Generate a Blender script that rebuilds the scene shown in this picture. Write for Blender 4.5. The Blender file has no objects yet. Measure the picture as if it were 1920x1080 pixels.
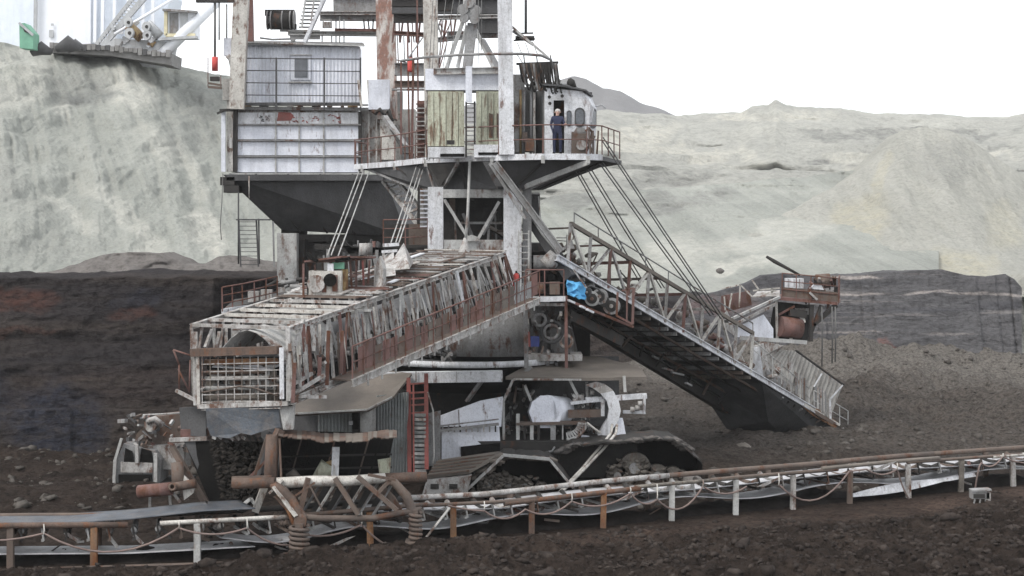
import bpy, math, random
import numpy as np
from mathutils import Vector, Matrix

# ------------------------------------------------------------------ camera, sky, sun
sc = bpy.context.scene
F = 3200.0          # focal length in photo pixels (1920 wide)
HZ = 420.0          # photo row of the horizon
EYE = 10.0          # eye height above the pit floor
cam_d = bpy.data.cameras.new('camera'); cam = bpy.data.objects.new('camera', cam_d)
sc.collection.objects.link(cam); sc.camera = cam
cam.location = (0, 0, EYE); cam.rotation_euler = (math.radians(90), 0, 0)
cam_d.sensor_width = 36; cam_d.lens = F/1920*36; cam_d.shift_y = -(540-HZ)/1920
cam_d.clip_start = .5; cam_d.clip_end = 6000
SUN_EL, SUN_AZ = 48, 232     # azimuth clockwise from +Y (north): behind and left of the camera
w = bpy.data.worlds.new('World'); sc.world = w; w.use_nodes = True
nt = w.node_tree; nt.nodes.clear()
wo = nt.nodes.new('ShaderNodeOutputWorld'); bg = nt.nodes.new('ShaderNodeBackground')
sky = nt.nodes.new('ShaderNodeTexSky'); sky.sky_type = 'NISHITA'; sky.sun_disc = False
sky.sun_elevation = math.radians(SUN_EL); sky.sun_rotation = math.radians(SUN_AZ)
sky.dust_density = 4; sky.air_density = 1
mx = nt.nodes.new('ShaderNodeMix'); mx.data_type = 'RGBA'; mx.inputs[0].default_value = .86
mx.inputs[7].default_value = (11.5, 11.8, 12.2, 1)      # overcast cloud deck over the clear sky
nt.links.new(sky.outputs[0], mx.inputs[6]); nt.links.new(mx.outputs[2], bg.inputs[0])
bg.inputs[1].default_value = .1
nt.links.new(bg.outputs[0], wo.inputs[0])
sd = bpy.data.lights.new('sun', 'SUN'); sd.energy = 1.5; sd.angle = math.radians(14); sd.color = (1, .96, .9)
sun = bpy.data.objects.new('sun', sd); sc.collection.objects.link(sun)
az, el = math.radians(SUN_AZ), math.radians(SUN_EL)
sdir = Vector((math.sin(az)*math.cos(el), math.cos(az)*math.cos(el), math.sin(el)))
sun.rotation_euler = sdir.to_track_quat('Z', 'Y').to_euler()
sc.view_settings.view_transform = 'Standard'; sc.view_settings.look = 'None'
sc.view_settings.exposure = 0.58; sc.view_settings.gamma = 1
sc.view_settings.use_curve_mapping = False

random.seed(5); rng = np.random.default_rng(5)
R = random.uniform
def P(x, y, Y): return Vector(((x-960)*Y/F, Y, EYE+(HZ-y)*Y/F))
def PZ(x, z, Y): return Vector(((x-960)*Y/F, Y, z))

# ------------------------------------------------------------------ mesh helpers
class MB:
    def __init__(s): s.V = []; s.F = []; s.S = []
    def add(s, V, Fs, smooth=False):
        n = len(s.V); s.V += [Vector(v) for v in V]; s.F += [[i+n for i in f] for f in Fs]; s.S += [smooth]*len(Fs); return s
    def box(s, c, d, rz=0, rot=None):
        c = Vector(c); m = rot if rot is not None else Matrix.Rotation(rz, 3, 'Z')
        V = [c+m@Vector((x*d[0]/2, y*d[1]/2, z*d[2]/2)) for x in (-1, 1) for y in (-1, 1) for z in (-1, 1)]
        return s.add(V, [(0,1,3,2),(4,6,7,5),(0,4,5,1),(2,3,7,6),(0,2,6,4),(1,5,7,3)])
    def bar(s, a, b, w, h=None, up=(0,0,1), roll=0):
        a = Vector(a); b = Vector(b); h = h or w; d = b-a; L = d.length
        if L < 1e-5: return s
        d.normalize(); u = Vector(up)
        if abs(d.dot(u)) > .98: u = Vector((0,1,0))
        sx = d.cross(u).normalized(); uz = sx.cross(d)
        if roll: q = Matrix.Rotation(roll, 3, d); sx = q@sx; uz = q@uz
        m = Matrix((sx, d, uz)).transposed()
        return s.box((a+b)/2, (w, L, h), rot=m)
    def ibeam(s, a, b, w, h, t=.03, up=(0,0,1)):
        a = Vector(a); b = Vector(b); d = (b-a).normalized(); u = Vector(up)
        if abs(d.dot(u)) > .9: u = Vector((0,1,0))
        sx = d.cross(u).normalized(); uz = sx.cross(d)
        s.bar(a+uz*(h/2-t/2), b+uz*(h/2-t/2), w, t, up=u); s.bar(a-uz*(h/2-t/2), b-uz*(h/2-t/2), w, t, up=u)
        return s.bar(a, b, t, h-2*t, up=u)
    def angle(s, a, b, w, t=.02, up=(0,0,1)):
        a = Vector(a); b = Vector(b); d = (b-a).normalized(); u = Vector(up)
        if abs(d.dot(u)) > .9: u = Vector((0,1,0))
        sx = d.cross(u).normalized(); uz = sx.cross(d)
        s.bar(a, b, w, t, up=u)
        return s.bar(a+uz*(w/2)+sx*(w/2-t/2), b+uz*(w/2)+sx*(w/2-t/2), t, w-t*1.1, up=u)
    def tube(s, pts, r, n=8, cap=True):
        pts = [Vector(p) for p in pts]; V = []; Fs = []
        rr = r if isinstance(r, (list, tuple)) else [r]*len(pts)
        prev = None
        for i, p in enumerate(pts):
            d = (pts[min(i+1, len(pts)-1)]-pts[max(i-1, 0)]).normalized()
            if prev is None:
                u = Vector((0,0,1)) if abs(d.z) < .9 else Vector((0,1,0)); x = d.cross(u).normalized()
            else:
                x = (prev-d*prev.dot(d)).normalized()
            prev = x; y = d.cross(x)
            V += [p+x*rr[i]*math.cos(2*math.pi*k/n)+y*rr[i]*math.sin(2*math.pi*k/n) for k in range(n)]
        for i in range(len(pts)-1):
            for k in range(n):
                k2 = (k+1) % n; Fs.append((i*n+k, i*n+k2, (i+1)*n+k2, (i+1)*n+k))
        s.add(V, Fs, True)
        if cap: m = len(s.V)-len(V); s.F += [[m+k for k in range(n)][::-1], [m+(len(pts)-1)*n+k for k in range(n)]]; s.S += [False]*2
        return s
    def pipe(s, a, b, r, t=.02, n=14):       # hollow pipe, open ends
        a = Vector(a); b = Vector(b); d = (b-a).normalized(); u = Vector((0,0,1)) if abs(d.z) < .9 else Vector((0,1,0))
        x = d.cross(u).normalized(); y = d.cross(x); V = []
        for p, q in ((a, r), (b, r), (b, r-t), (a, r-t)):
            V += [p+x*q*math.cos(2*math.pi*k/n)+y*q*math.sin(2*math.pi*k/n) for k in range(n)]
        return s.add(V, [(j*n+k, j*n+(k+1) % n, ((j+1) % 4)*n+(k+1) % n, ((j+1) % 4)*n+k) for j in range(4) for k in range(n)], True)
    def slab(s, poly, vec):
        poly = [Vector(p) for p in poly]; n = len(poly); vec = Vector(vec)
        V = poly+[p+vec for p in poly]
        Fs = [list(range(n))[::-1], [n+i for i in range(n)]]+[(i, (i+1) % n, n+(i+1) % n, n+i) for i in range(n)]
        return s.add(V, Fs)
    def frustum(s, A, B):
        n = len(A); return s.add(list(A)+list(B), [list(range(n)), [n+i for i in range(n)][::-1]]+[(i, n+i, n+(i+1) % n, (i+1) % n) for i in range(n)])
    def disc(s, c, axis, r, t, n=24):
        c = Vector(c); a = Vector(axis).normalized(); return s.tube([c-a*t/2, c+a*t/2], r, n)
    def corr(s, a, b, c, d, n, amp=.04, nrm=(0,-1,0), back=.05):
        # corrugated sheet over the quad a-b (bottom) d-c (top), folds running bottom to top
        a, b, c, d = map(Vector, (a, b, c, d)); N = Vector(nrm); V = []; Fs = []
        for i in range(2*n+1):
            t = i/(2*n); o = N*(amp if i % 2 else 0)
            V += [a.lerp(b, t)+o, d.lerp(c, t)+o]
            if i: k = 2*i; Fs.append((k-2, k, k+1, k-1))
        m = len(V)
        V += [a-N*back, b-N*back, c-N*back, d-N*back]
        Fs += [(m, m+3, m+2, m+1), (0, 1, m+3, m), (2*(2*n), m+1, m+2, 2*(2*n)+1)]
        return s.add(V, Fs)

def link(o): sc.collection.objects.link(o); return o
def wloc(o): return Vector(o['wl'])
def thing(name, label, cat, loc=(0,0,0), group=None):
    o = link(bpy.data.objects.new(name, None)); o.location = loc; o['wl'] = list(loc)
    o['label'] = label; o['category'] = cat
    if group: o['group'] = group
    o.empty_display_size = .2
    return o
def put(name, mb, m, parent=None, label=None, cat=None, kind=None, group=None):
    c = sum(mb.V, Vector())/len(mb.V)
    me = bpy.data.meshes.new(name); me.from_pydata([v-c for v in mb.V], [], mb.F)
    me.polygons.foreach_set('use_smooth', mb.S); me.materials.append(m); me.update()
    o = link(bpy.data.objects.new(name, me)); o['wl'] = list(c)
    if parent: o.parent = parent; o.location = c-wloc(parent)
    else: o.location = c
    if label: o['label'] = label
    if cat: o['category'] = cat
    if kind: o['kind'] = kind
    if group: o['group'] = group
    return o
def bars(parent, name, m, segs, w, h=None, kind='bar'):
    out = []
    for a, b in segs:
        mb = MB()
        if kind == 'bar': mb.bar(a, b, w, h)
        elif kind == 'tube': mb.tube([a, b], w/2, 6)
        elif kind == 'i': mb.ibeam(a, b, w, h or w)
        elif kind == 'angle': mb.angle(a, b, w)
        out.append(put(name, mb, m, parent))
    return out
def lerp(a, b, t): return Vector(a).lerp(Vector(b), t)
def railing(parent, pts, h, m, sp=1.3, r=.022, mid=1, name='railing'):
    """handrail tube along the base points with its posts as sub-parts"""
    pts = [Vector(p) for p in pts]; U = Vector((0,0,1)); mb = MB()
    mb.tube([p+U*h for p in pts], r, 6)
    for k in range(mid): mb.tube([p+U*h*(k+1)/(mid+1) for p in pts], r*.8, 5)
    rl = put(name, mb, m, parent)
    for i in range(len(pts)-1):
        L = (pts[i+1]-pts[i]).length; n = max(1, round(L/sp))
        for k in range(n+(1 if i == len(pts)-2 else 0)):
            p = pts[i].lerp(pts[i+1], k/n)
            b = MB().bar(p, p+U*h+Vector((R(-.02,.02), 0, 0)), .045)
            q = put('post', b, m, rl)
    return rl
def ladder(parent, a, b, w, m, side=(1,0,0), n=None, name='ladder', r=.03):
    a = Vector(a); b = Vector(b); s = Vector(side).normalized()*w/2; mb = MB()
    mb.bar(a-s, b-s, r*2).bar(a+s, b+s, r*2); L = put(name, mb, m, parent)
    n = n or int((b-a).length/.32)
    for k in range(n):
        p = a.lerp(b, (k+.5)/n); put('rung', MB().bar(p-s, p+s, .03), m, L)
    return L

# ------------------------------------------------------------------ materials
def new_mat(name):
    m = bpy.data.materials.new(name); m.use_nodes = True; n = m.node_tree; n.nodes.clear()
    o = n.nodes.new('ShaderNodeOutputMaterial'); b = n.nodes.new('ShaderNodeBsdfPrincipled')
    n.links.new(b.outputs[0], o.inputs[0]); return m, n, b
def nz(n, scale, stretch=(1,1,1), detail=5, rough=.6, dist=0, off=(0,0,0)):
    g = n.nodes.new('ShaderNodeNewGeometry'); mp = n.nodes.new('ShaderNodeMapping')
    mp.inputs['Scale'].default_value = stretch; mp.inputs['Location'].default_value = off
    n.links.new(g.outputs['Position'], mp.inputs[0]); t = n.nodes.new('ShaderNodeTexNoise')
    t.inputs['Scale'].default_value = scale; t.inputs['Detail'].default_value = detail
    t.inputs['Roughness'].default_value = rough; t.inputs['Distortion'].default_value = dist
    n.links.new(mp.outputs[0], t.inputs['Vector']); return t.outputs[0]
def ramp(n, f, a, b):
    r = n.nodes.new('ShaderNodeMapRange'); r.inputs[1].default_value = a; r.inputs[2].default_value = b
    n.links.new(f, r.inputs[0]); return r.outputs[0]
def mixc(n, f, a, b, amt=None):
    x = n.nodes.new('ShaderNodeMix'); x.data_type = 'RGBA'
    if isinstance(f, float): x.inputs[0].default_value = f
    else:
        if amt is not None:
            q = n.nodes.new('ShaderNodeMath'); q.operation = 'MULTIPLY'; q.inputs[1].default_value = amt; n.links.new(f, q.inputs[0]); f = q.outputs[0]
        n.links.new(f, x.inputs[0])
    for i, c in ((6, a), (7, b)):
        if isinstance(c, tuple): x.inputs[i].default_value = (*c, 1)
        else: n.links.new(c, x.inputs[i])
    return x.outputs[2]
def bump(n, b, h, dist, st=.6):
    bp = n.nodes.new('ShaderNodeBump'); bp.inputs['Distance'].default_value = dist; bp.inputs['Strength'].default_value = st
    n.links.new(h, bp.inputs['Height']); n.links.new(bp.outputs[0], b.inputs['Normal'])
RUST = (.13, .055, .03)
def metal(name, base, dark=None, rust=0.0, rustc=RUST, dirt=.5, dirtc=(.09,.08,.07), rough=.7, met=0.0, streak=True, sc1=1.2, rs=1.6, rz=.45, grit=.55):
    m, n, b = new_mat(name); dark = dark or tuple(c*.72 for c in base)
    c = mixc(n, ramp(n, nz(n, sc1, off=(3,1,7)), .35, .65), dark, base)
    if dirt:
        c = mixc(n, ramp(n, nz(n, 2.2, (1,1,.12) if streak else (1,1,1), 6, .7), .47, .75), c, dirtc, dirt)
        c = mixc(n, ramp(n, nz(n, 9, detail=4, off=(5,5,5)), .5, .8), c, dirtc, dirt*.7)
    if rust:
        c = mixc(n, ramp(n, nz(n, rs, (1,1,rz), 8, .72, off=(9,2,4)), .62-rust*.45, .72-rust*.42), c,
                 mixc(n, ramp(n, nz(n, 7, off=(1,8,2)), .3, .7), tuple(x*.55 for x in rustc), rustc), .9)
    if grit and dirt: c = mixc(n, ramp(n, nz(n, 26, (1,1,.6), 3, .7, off=(8,3,1)), .5, .72), c, tuple(x*.45+y*.2 for x, y in zip(dirtc, dark)), grit*min(1, dirt*1.6))
    n.links.new(c, b.inputs['Base Color']); b.inputs['Roughness'].default_value = rough; b.inputs['Metallic'].default_value = met
    b.inputs['Specular IOR Level'].default_value = .18
    bump(n, b, nz(n, 14, detail=4), .03, .7)
    return m
WH = metal('white_paint', (.7,.71,.74), (.55,.56,.58), rust=.13, dirt=.55, rs=2.6, rz=.35)
WHC = metal('clean_white_sheet', (.72,.74,.8), (.6,.62,.68), rust=.03, dirt=.3, rs=2.6, rz=.35)
WHD = metal('grimy_white_paint', (.47,.46,.45), (.31,.3,.285), rust=.24, dirt=.85, rs=3, rz=.5)
GR = metal('grey_steel', (.3,.3,.3), (.2,.2,.2), rust=.2, dirt=.6)
GRL = metal('pale_grey_steel', (.48,.48,.47), (.36,.36,.35), rust=.2, dirt=.55)
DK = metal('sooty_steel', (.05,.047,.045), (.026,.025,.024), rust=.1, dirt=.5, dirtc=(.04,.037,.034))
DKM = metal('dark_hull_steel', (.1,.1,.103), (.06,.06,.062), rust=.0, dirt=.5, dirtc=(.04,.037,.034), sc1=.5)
RR = metal('red_brown_paint', (.2,.105,.092), (.14,.085,.078), rust=.3, dirt=.5)
RD = metal('red_paint', (.34,.1,.09), (.22,.09,.08), rust=.15, dirt=.4)
REDB = metal('bright_red_paint', (.55,.09,.08), rust=.0, dirt=.1)
RU = metal('rusty_steel', (.155,.108,.086), (.09,.065,.053), rust=.22, rustc=(.19,.085,.045), dirt=.85, dirtc=(.055,.045,.04), rs=3)
RUO = metal('orange_rust', (.3,.17,.09), (.17,.1,.065), rust=.35, rustc=(.25,.1,.04), dirt=.6, rs=3, rz=.25)
RUM = metal('mud_rust', (.15,.115,.095), (.1,.08,.07), rust=.2, dirt=.4)
PYL = metal('rust_streaked_paint', (.6,.57,.54), (.45,.42,.39), rust=.42, rustc=(.26,.12,.085), dirt=.6, rs=2.4, rz=.3)
PIP = metal('flaking_white_pipe', (.6,.58,.54), (.42,.4,.37), rust=.22, dirt=.6, rs=3.2, rz=.5)
GRN = metal('pale_green_sheet', (.5,.52,.41), (.42,.43,.34), rust=.2, rustc=(.16,.08,.05), dirt=.7, dirtc=(.15,.12,.09), rs=4, rz=.16)
GRC = metal('grey_corrugated', (.26,.28,.28), (.18,.19,.19), rust=.05, dirt=.5)
TAN = metal('dusty_roof', (.19,.165,.142), (.13,.115,.1), rust=.0, dirt=.4, streak=False, sc1=.7)
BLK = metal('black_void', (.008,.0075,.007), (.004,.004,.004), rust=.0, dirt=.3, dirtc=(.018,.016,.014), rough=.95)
RUB = metal('rubber_belt', (.1,.115,.135), (.05,.056,.066), rust=.0, dirt=.85, dirtc=(.15,.135,.125), rough=.5, streak=False)
BELT = metal('dusty_belt', (.5,.5,.52), (.36,.36,.37), rust=.0, dirt=.5, dirtc=(.14,.13,.12), rough=.6)
BLU = metal('blue_cover', (.12,.42,.72), (.1,.32,.58), rust=.0, dirt=.2)
CBL = metal('muddy_cable', (.24,.18,.16), (.16,.12,.11), rust=.0, dirt=.4)
ROP = metal('wire_rope', (.16,.16,.155), (.1,.1,.1), rust=.0, dirt=.3)
YEL = metal('stained_yellow_sheet', (.42,.32,.16), (.3,.2,.1), rust=.3, dirt=.5)
CLT = metal('navy_cloth', (.018,.022,.05), (.012,.014,.032), dirt=.1, rough=.9)
SKN = metal('skin', (.55,.37,.3), (.5,.33,.27), dirt=.0, rough=.6)
HRG = metal('grey_hair', (.5,.48,.46), dirt=0, rough=.9)
GLS = metal('window_glass', (.16,.17,.19), (.1,.11,.12), dirt=.3, rough=.15)
GNP = metal('green_paint', (.2,.42,.3), (.15,.33,.24), dirt=.2)

def earth(name, cols, sc1=.25, stretch=(1,1,1), bumpd=.3, fine=(.0,.0,.0), strata=None, attr=None, attr2=None, bsc=2.2, contrast=.6, gsc=3., grit=.6, streak=None):
    """cols: three colours mixed by large and small noise; strata: colour of horizontal seams"""
    m, n, b = new_mat(name)
    c = mixc(n, ramp(n, nz(n, sc1, stretch, 8, .65), .35, .65), cols[0], cols[1])
    c = mixc(n, ramp(n, nz(n, sc1*6, stretch, 8, .75, off=(4,9,2)), .45, .8), c, cols[2], contrast)
    if strata:
        for k, (sc_, lo, hi, col, amt) in enumerate(strata):
            c = mixc(n, ramp(n, nz(n, sc_, (.045,.045,1.0), 6, .6, off=(k*7,k*3,k*11)), lo, hi), c, col, amt)
    for a, col in ((attr, None), (attr2, None)):
        if a:
            at = n.nodes.new('ShaderNodeAttribute'); at.attribute_name = a[0]
            mod = n.nodes.new('ShaderNodeMath'); mod.operation = 'MULTIPLY'
            n.links.new(at.outputs['Fac'], mod.inputs[0]); n.links.new(ramp(n, nz(n, sc1*9, stretch, 6, .7), .25, .6), mod.inputs[1])
            c = mixc(n, mod.outputs[0], c, a[1])
    if streak:      # run-off streaks down the slope
        g = n.nodes.new('ShaderNodeNewGeometry'); sp = n.nodes.new('ShaderNodeSeparateXYZ'); n.links.new(g.outputs['Position'], sp.inputs[0])
        ma = n.nodes.new('ShaderNodeMath'); ma.operation = 'MULTIPLY_ADD'; ma.inputs[1].default_value = streak[0]; n.links.new(sp.outputs[2], ma.inputs[0]); n.links.new(sp.outputs[0], ma.inputs[2])
        mz = n.nodes.new('ShaderNodeMath'); mz.operation = 'MULTIPLY'; mz.inputs[1].default_value = .09; n.links.new(sp.outputs[2], mz.inputs[0])
        cb = n.nodes.new('ShaderNodeCombineXYZ'); n.links.new(ma.outputs[0], cb.inputs[0]); n.links.new(mz.outputs[0], cb.inputs[2])
        tn = n.nodes.new('ShaderNodeTexNoise'); tn.inputs['Scale'].default_value = streak[1]; tn.inputs['Detail'].default_value = 8; tn.inputs['Roughness'].default_value = .7; tn.inputs['Distortion'].default_value = .4
        n.links.new(cb.outputs[0], tn.inputs['Vector'])
        c = mixc(n, ramp(n, tn.outputs[0], .45, .75), c, streak[2], .6); c = mixc(n, ramp(n, tn.outputs[0], .5, .25), c, streak[3], .45)
    dk_ = n.nodes.new('ShaderNodeMix'); dk_.data_type = 'RGBA'; dk_.blend_type = 'MULTIPLY'; dk_.inputs[7].default_value = (grit, grit, grit, 1)
    n.links.new(c, dk_.inputs[6]); n.links.new(ramp(n, nz(n, gsc, (1,1,1), 5, .75, off=(6,6,1)), .46, .7), dk_.inputs[0]); c = dk_.outputs[2]
    n.links.new(c, b.inputs['Base Color']); b.inputs['Roughness'].default_value = .95
    b.inputs['Specular IOR Level'].default_value = .04
    ad = n.nodes.new('ShaderNodeMath'); ad.operation = 'ADD'
    n.links.new(nz(n, bsc, stretch, 9, .72, off=(2,2,2)), ad.inputs[0]); n.links.new(nz(n, bsc*.2, (1,1,1), 6, .6), ad.inputs[1])
    bump(n, b, ad.outputs[0], bumpd, .9)
    return m
CLAY = earth('clay_spoil', ((.33,.342,.312),(.45,.46,.42),(.26,.266,.248)), .08, (1,1,.6), .8, gsc=3.5, grit=.8, contrast=.35, streak=(.85,.42,(.56,.565,.52),(.3,.31,.29)), attr=('pale', (.62,.61,.55)), attr2=('grey', (.25,.25,.235)))
CLAYR = earth('clay_bench', ((.46,.46,.425),(.6,.595,.54),(.36,.355,.33)), .05, (1,.6,1.6), 1.5, gsc=.9, grit=.68, attr=('pale', (.7,.68,.6)), attr2=('grey', (.27,.27,.255)))
CLAYM = earth('clay_mound', ((.45,.445,.4),(.53,.525,.475),(.38,.375,.345)), .07, (1,1,.5), 1.0, gsc=2.2, grit=.72, streak=(-.3,.5,(.58,.57,.52),(.36,.36,.33)), attr=('pale', (.57,.54,.43)), attr2=('grey', (.32,.32,.3)))
FARH = earth('far_hill', ((.26,.255,.26),(.3,.295,.3),(.22,.22,.22)), .02, (1,1,1), 2)
COALL = earth('coal_dark', ((.056,.047,.043),(.088,.073,.065),(.036,.032,.033)), .15, (1,1,2.2), .5, gsc=2.5, grit=.4, strata=[(.55,.5,.62,(.085,.06,.05),.5),(1.6,.58,.68,(.12,.1,.09),.35),(.3,.45,.55,(.03,.03,.036),.6)], attr=('pale', (.16,.065,.045)), attr2=('grey', (.04,.043,.058)))
COALR = earth('coal_grey', ((.12,.117,.122),(.15,.146,.15),(.095,.093,.097)), .15, (1,1,2.2), .4, gsc=2.5, grit=.55, strata=[(.5,.5,.6,(.16,.15,.15),.5),(1.8,.6,.66,(.3,.28,.27),.6),(1.1,.5,.6,(.075,.075,.085),.5)], attr=('pale', (.5,.45,.42)), attr2=('grey', (.26,.13,.11)))
SPOIL = earth('dark_spoil', ((.15,.138,.13),(.19,.177,.167),(.1,.09,.084)), .5, (1,1,1), .25)
MUD = earth('pit_mud', ((.022,.017,.0145),(.056,.043,.036),(.012,.010,.009)), .6, (1,1,1), .3, attr=('pale', (.105,.074,.06)), attr2=('grey', (.155,.142,.128)), bsc=3, gsc=5., grit=.25)
LUMP = earth('coal_lump', ((.03,.025,.023),(.07,.057,.05),(.014,.013,.012)), 1.2, (1,1,1), .05, bsc=9)

# ------------------------------------------------------------------ noise
_T = np.random.default_rng(11).random((256, 256))
def vn(x, y, s=0):
    x = np.asarray(x, float)+s*17.3; y = np.asarray(y, float)+s*9.7
    xi = np.floor(x).astype(int); yi = np.floor(y).astype(int); fx = x-xi; fy = y-yi
    fx = fx*fx*(3-2*fx); fy = fy*fy*(3-2*fy)
    g = lambda a, b: _T[a & 255, b & 255]
    return (g(xi,yi)*(1-fx)+g(xi+1,yi)*fx)*(1-fy)+(g(xi,yi+1)*(1-fx)+g(xi+1,yi+1)*fx)*fy
def fbm(x, y, o=5, s=0, g=.5):
    r = 0; a = 1; t = 0
    for k in range(o): r = r+a*(vn(x, y, s+k)-.5)*2; t += a; a *= g; x = x*2.03; y = y*2.03
    return r/t
def ridg(x, y, o=4, s=0):
    r = 0; a = 1; t = 0
    for k in range(o): r = r+a*(1-np.abs(vn(x, y, s+k)-.5)*4); t += a; a *= .5; x = x*2.1; y = y*2.1
    return r/t
def grid_obj(name, XYZ, m, label=None, kind='structure', attrs=None, parent=None):
    ny, nx = XYZ.shape[:2]; me = bpy.data.meshes.new(name)
    me.vertices.add(nx*ny); me.vertices.foreach_set('co', XYZ.reshape(-1).astype(np.float32))
    idx = np.arange(nx*ny).reshape(ny, nx)
    q = np.stack([idx[:-1,:-1], idx[:-1,1:], idx[1:,1:], idx[1:,:-1]], -1).reshape(-1, 4)
    me.loops.add(q.size); me.loops.foreach_set('vertex_index', q.reshape(-1).astype(np.int32))
    me.polygons.add(len(q)); me.polygons.foreach_set('loop_start', (np.arange(len(q))*4).astype(np.int32))
    me.polygons.foreach_set('use_smooth', np.ones(len(q), bool)); me.update(calc_edges=True)
    for k, v in (attrs or {}).items():
        a = me.attributes.new(k, 'FLOAT', 'POINT'); a.data.foreach_set('value', v.reshape(-1).astype(np.float32))
    me.materials.append(m); o = link(bpy.data.objects.new(name, me)); o['kind'] = kind
    if label: o['label'] = label
    return o
def blobs(px, py, L):
    r = np.zeros_like(px)
    WX = fbm(px/40, py/40, 4, 31)*22; WY = fbm(px/40, py/40, 4, 37)*22
    for cx, cy, rx, ry, ang, a in L:
        wf_ = 1 if ry > 5 else .22; wx = WX*wf_; wy = WY*wf_
        c, s = math.cos(math.radians(ang)), math.sin(math.radians(ang))
        dx = px+wx-cx; dy = py+wy-cy; u = (dx*c+dy*s)/rx; v = (-dx*s+dy*c)/ry
        r = np.maximum(r, a*np.clip(1.6*(1-u*u-v*v), 0, 1))
    return r
def interp(tab):
    xs = [t[0] for t in tab]; ys = [t[1] for t in tab]; return lambda x: np.interp(x, xs, ys)
def sheet(name, x0, x1, nx, ny, top, bot, ytop, ybot, m, disp, prof=1., pale=(), grey=(), rough=4, back=((8,-.3),(30,-4)), label=None):
    px = np.linspace(x0, x1, nx)[None, :].repeat(ny, 0); v = np.linspace(0, 1, ny)[:, None].repeat(nx, 1)
    tp = interp(top)(px)+fbm(px/30, px*0+3, 5, 3)*rough; bt = interp(bot)(px)
    py = bt+(tp-bt)*v; Y = interp(ybot)(px)+(interp(ytop)(px)-interp(ybot)(px))*v**prof
    X = (px-960)*Y/F; Z = EYE+(HZ-py)*Y/F
    d, e = disp(X, Y, Z, v, px, py); fade = np.clip((1-v)*12, 0, 1)
    Y = Y+d; X = (px-960)*Y/F; Z = Z+e*fade
    rows = [np.stack([X, Y, Z], -1)]
    pa = blobs(px, py, pale); gy = blobs(px, py, grey)
    for dy, dz in back:
        r = rows[0][-1:].copy(); r[..., 1] += dy; r[..., 2] += dz+fbm(X[-1:]*.2, X[-1:]*0+dy, 3)*.3
        rows.append(r); pa = np.vstack([pa, pa[-1:]]); gy = np.vstack([gy, gy[-1:]])
    return grid_obj(name, np.vstack(rows), m, attrs={'pale': pa, 'grey': gy}, label=label)

# ------------------------------------------------------------------ the conveyor line on the ground (plan)
_cy = interp([(-400,48.2),(0,49.6),(400,50.6),(790,53.3),(1200,57.1),(1560,60.9),(1920,65),(2300,69.5)])
def CY(px): return float(_cy(px))
_cpx = np.linspace(-400, 2300, 200); _cX = (_cpx-960)*_cy(_cpx)/F; _cYY = _cy(_cpx)
def cline(X): return np.interp(X, _cX, _cYY, left=None, right=None)

# ------------------------------------------------------------------ ground
def ground_h(X, Y):
    d = cline(X)-Y                                  # >0 in front of the conveyor
    h = fbm(X*.18, Y*.18, 4, 2)*.35
    front = np.clip(d/1.5-.1, 0, 1)
    calm = np.clip((X-1)/6, 0, 1)*np.clip(1-(d-2.6)/2, 0, 1)     # trodden strip along the right part
    cl = ridg(X*.55+fbm(X*.7, Y*.7, 3, 5), Y*.75, 5, 8)*.3+fbm(X*2.2, Y*2.2, 4, 12)*.3+ridg(X*2.6+fbm(X*2,Y*2,2,6)*.7, Y*2.2, 3, 15)*.13
    h = h+front*(1-calm*.85)*cl
    h = h+front*np.exp(-((X+6)/5)**2)*.15
    under = np.exp(-((d+.7)/1.3)**2); h = h*(1-under*.9)
    beh = np.clip((-d-2)/4, 0, 1)
    h = h+beh*(fbm(X*.5, Y*.4, 5, 21)*.45+np.abs(fbm(X*1.5, Y*1.5, 4, 23))*.25)
    far = np.clip((Y-72)/20, 0, 1)*np.clip((X-4)/8, 0, 1)
    h = h+far*(fbm(X*.16, Y*.12, 5, 27)*2.0+ridg(X*.3, Y*.25, 4, 28)*.5+np.abs(fbm(X*.7, Y*.5, 4, 29))*.7)+far*np.clip((Y-100)/18, 0, 1)*.8
    lf = np.clip((Y-60)/20, 0, 1)*np.clip((-4-X)/8, 0, 1)
    h = h-lf*1.0+lf*(fbm(X*.4, Y*.3, 5, 33)*.5)
    h = np.where(Y > 135, -1.5, h)
    return h
xs = np.concatenate([[-900,-500,-300,-120,-60,-40], np.arange(-26, 26, .085), np.linspace(26.3, 45, 60), [60,120,300,500,900]])
ys = np.concatenate([[-60,0,25,38], np.arange(44, 66, .095), np.arange(66, 90, .2), np.arange(90, 136, .4), [150,200,400,900,1250]])
GX, GY = np.meshgrid(xs, ys); GZ = ground_h(GX, GY)
dd = cline(GX)-GY
gp = np.clip((GX+2)/6, 0, 1)*np.exp(-((dd-1.9)/1.5)**2)*.9*np.clip(.6+fbm(GX*.5,GY*.8,4,41), 0, 1)
gg = np.clip((GY-68)/8, 0, 1)*np.clip((GX-2)/5, 0, 1)*(.5+.8*np.clip((GY-100)/8, 0, 1))
grid_obj('ground', np.stack([GX, GY, GZ], -1), MUD, attrs={'pale': gp, 'grey': gg})

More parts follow.
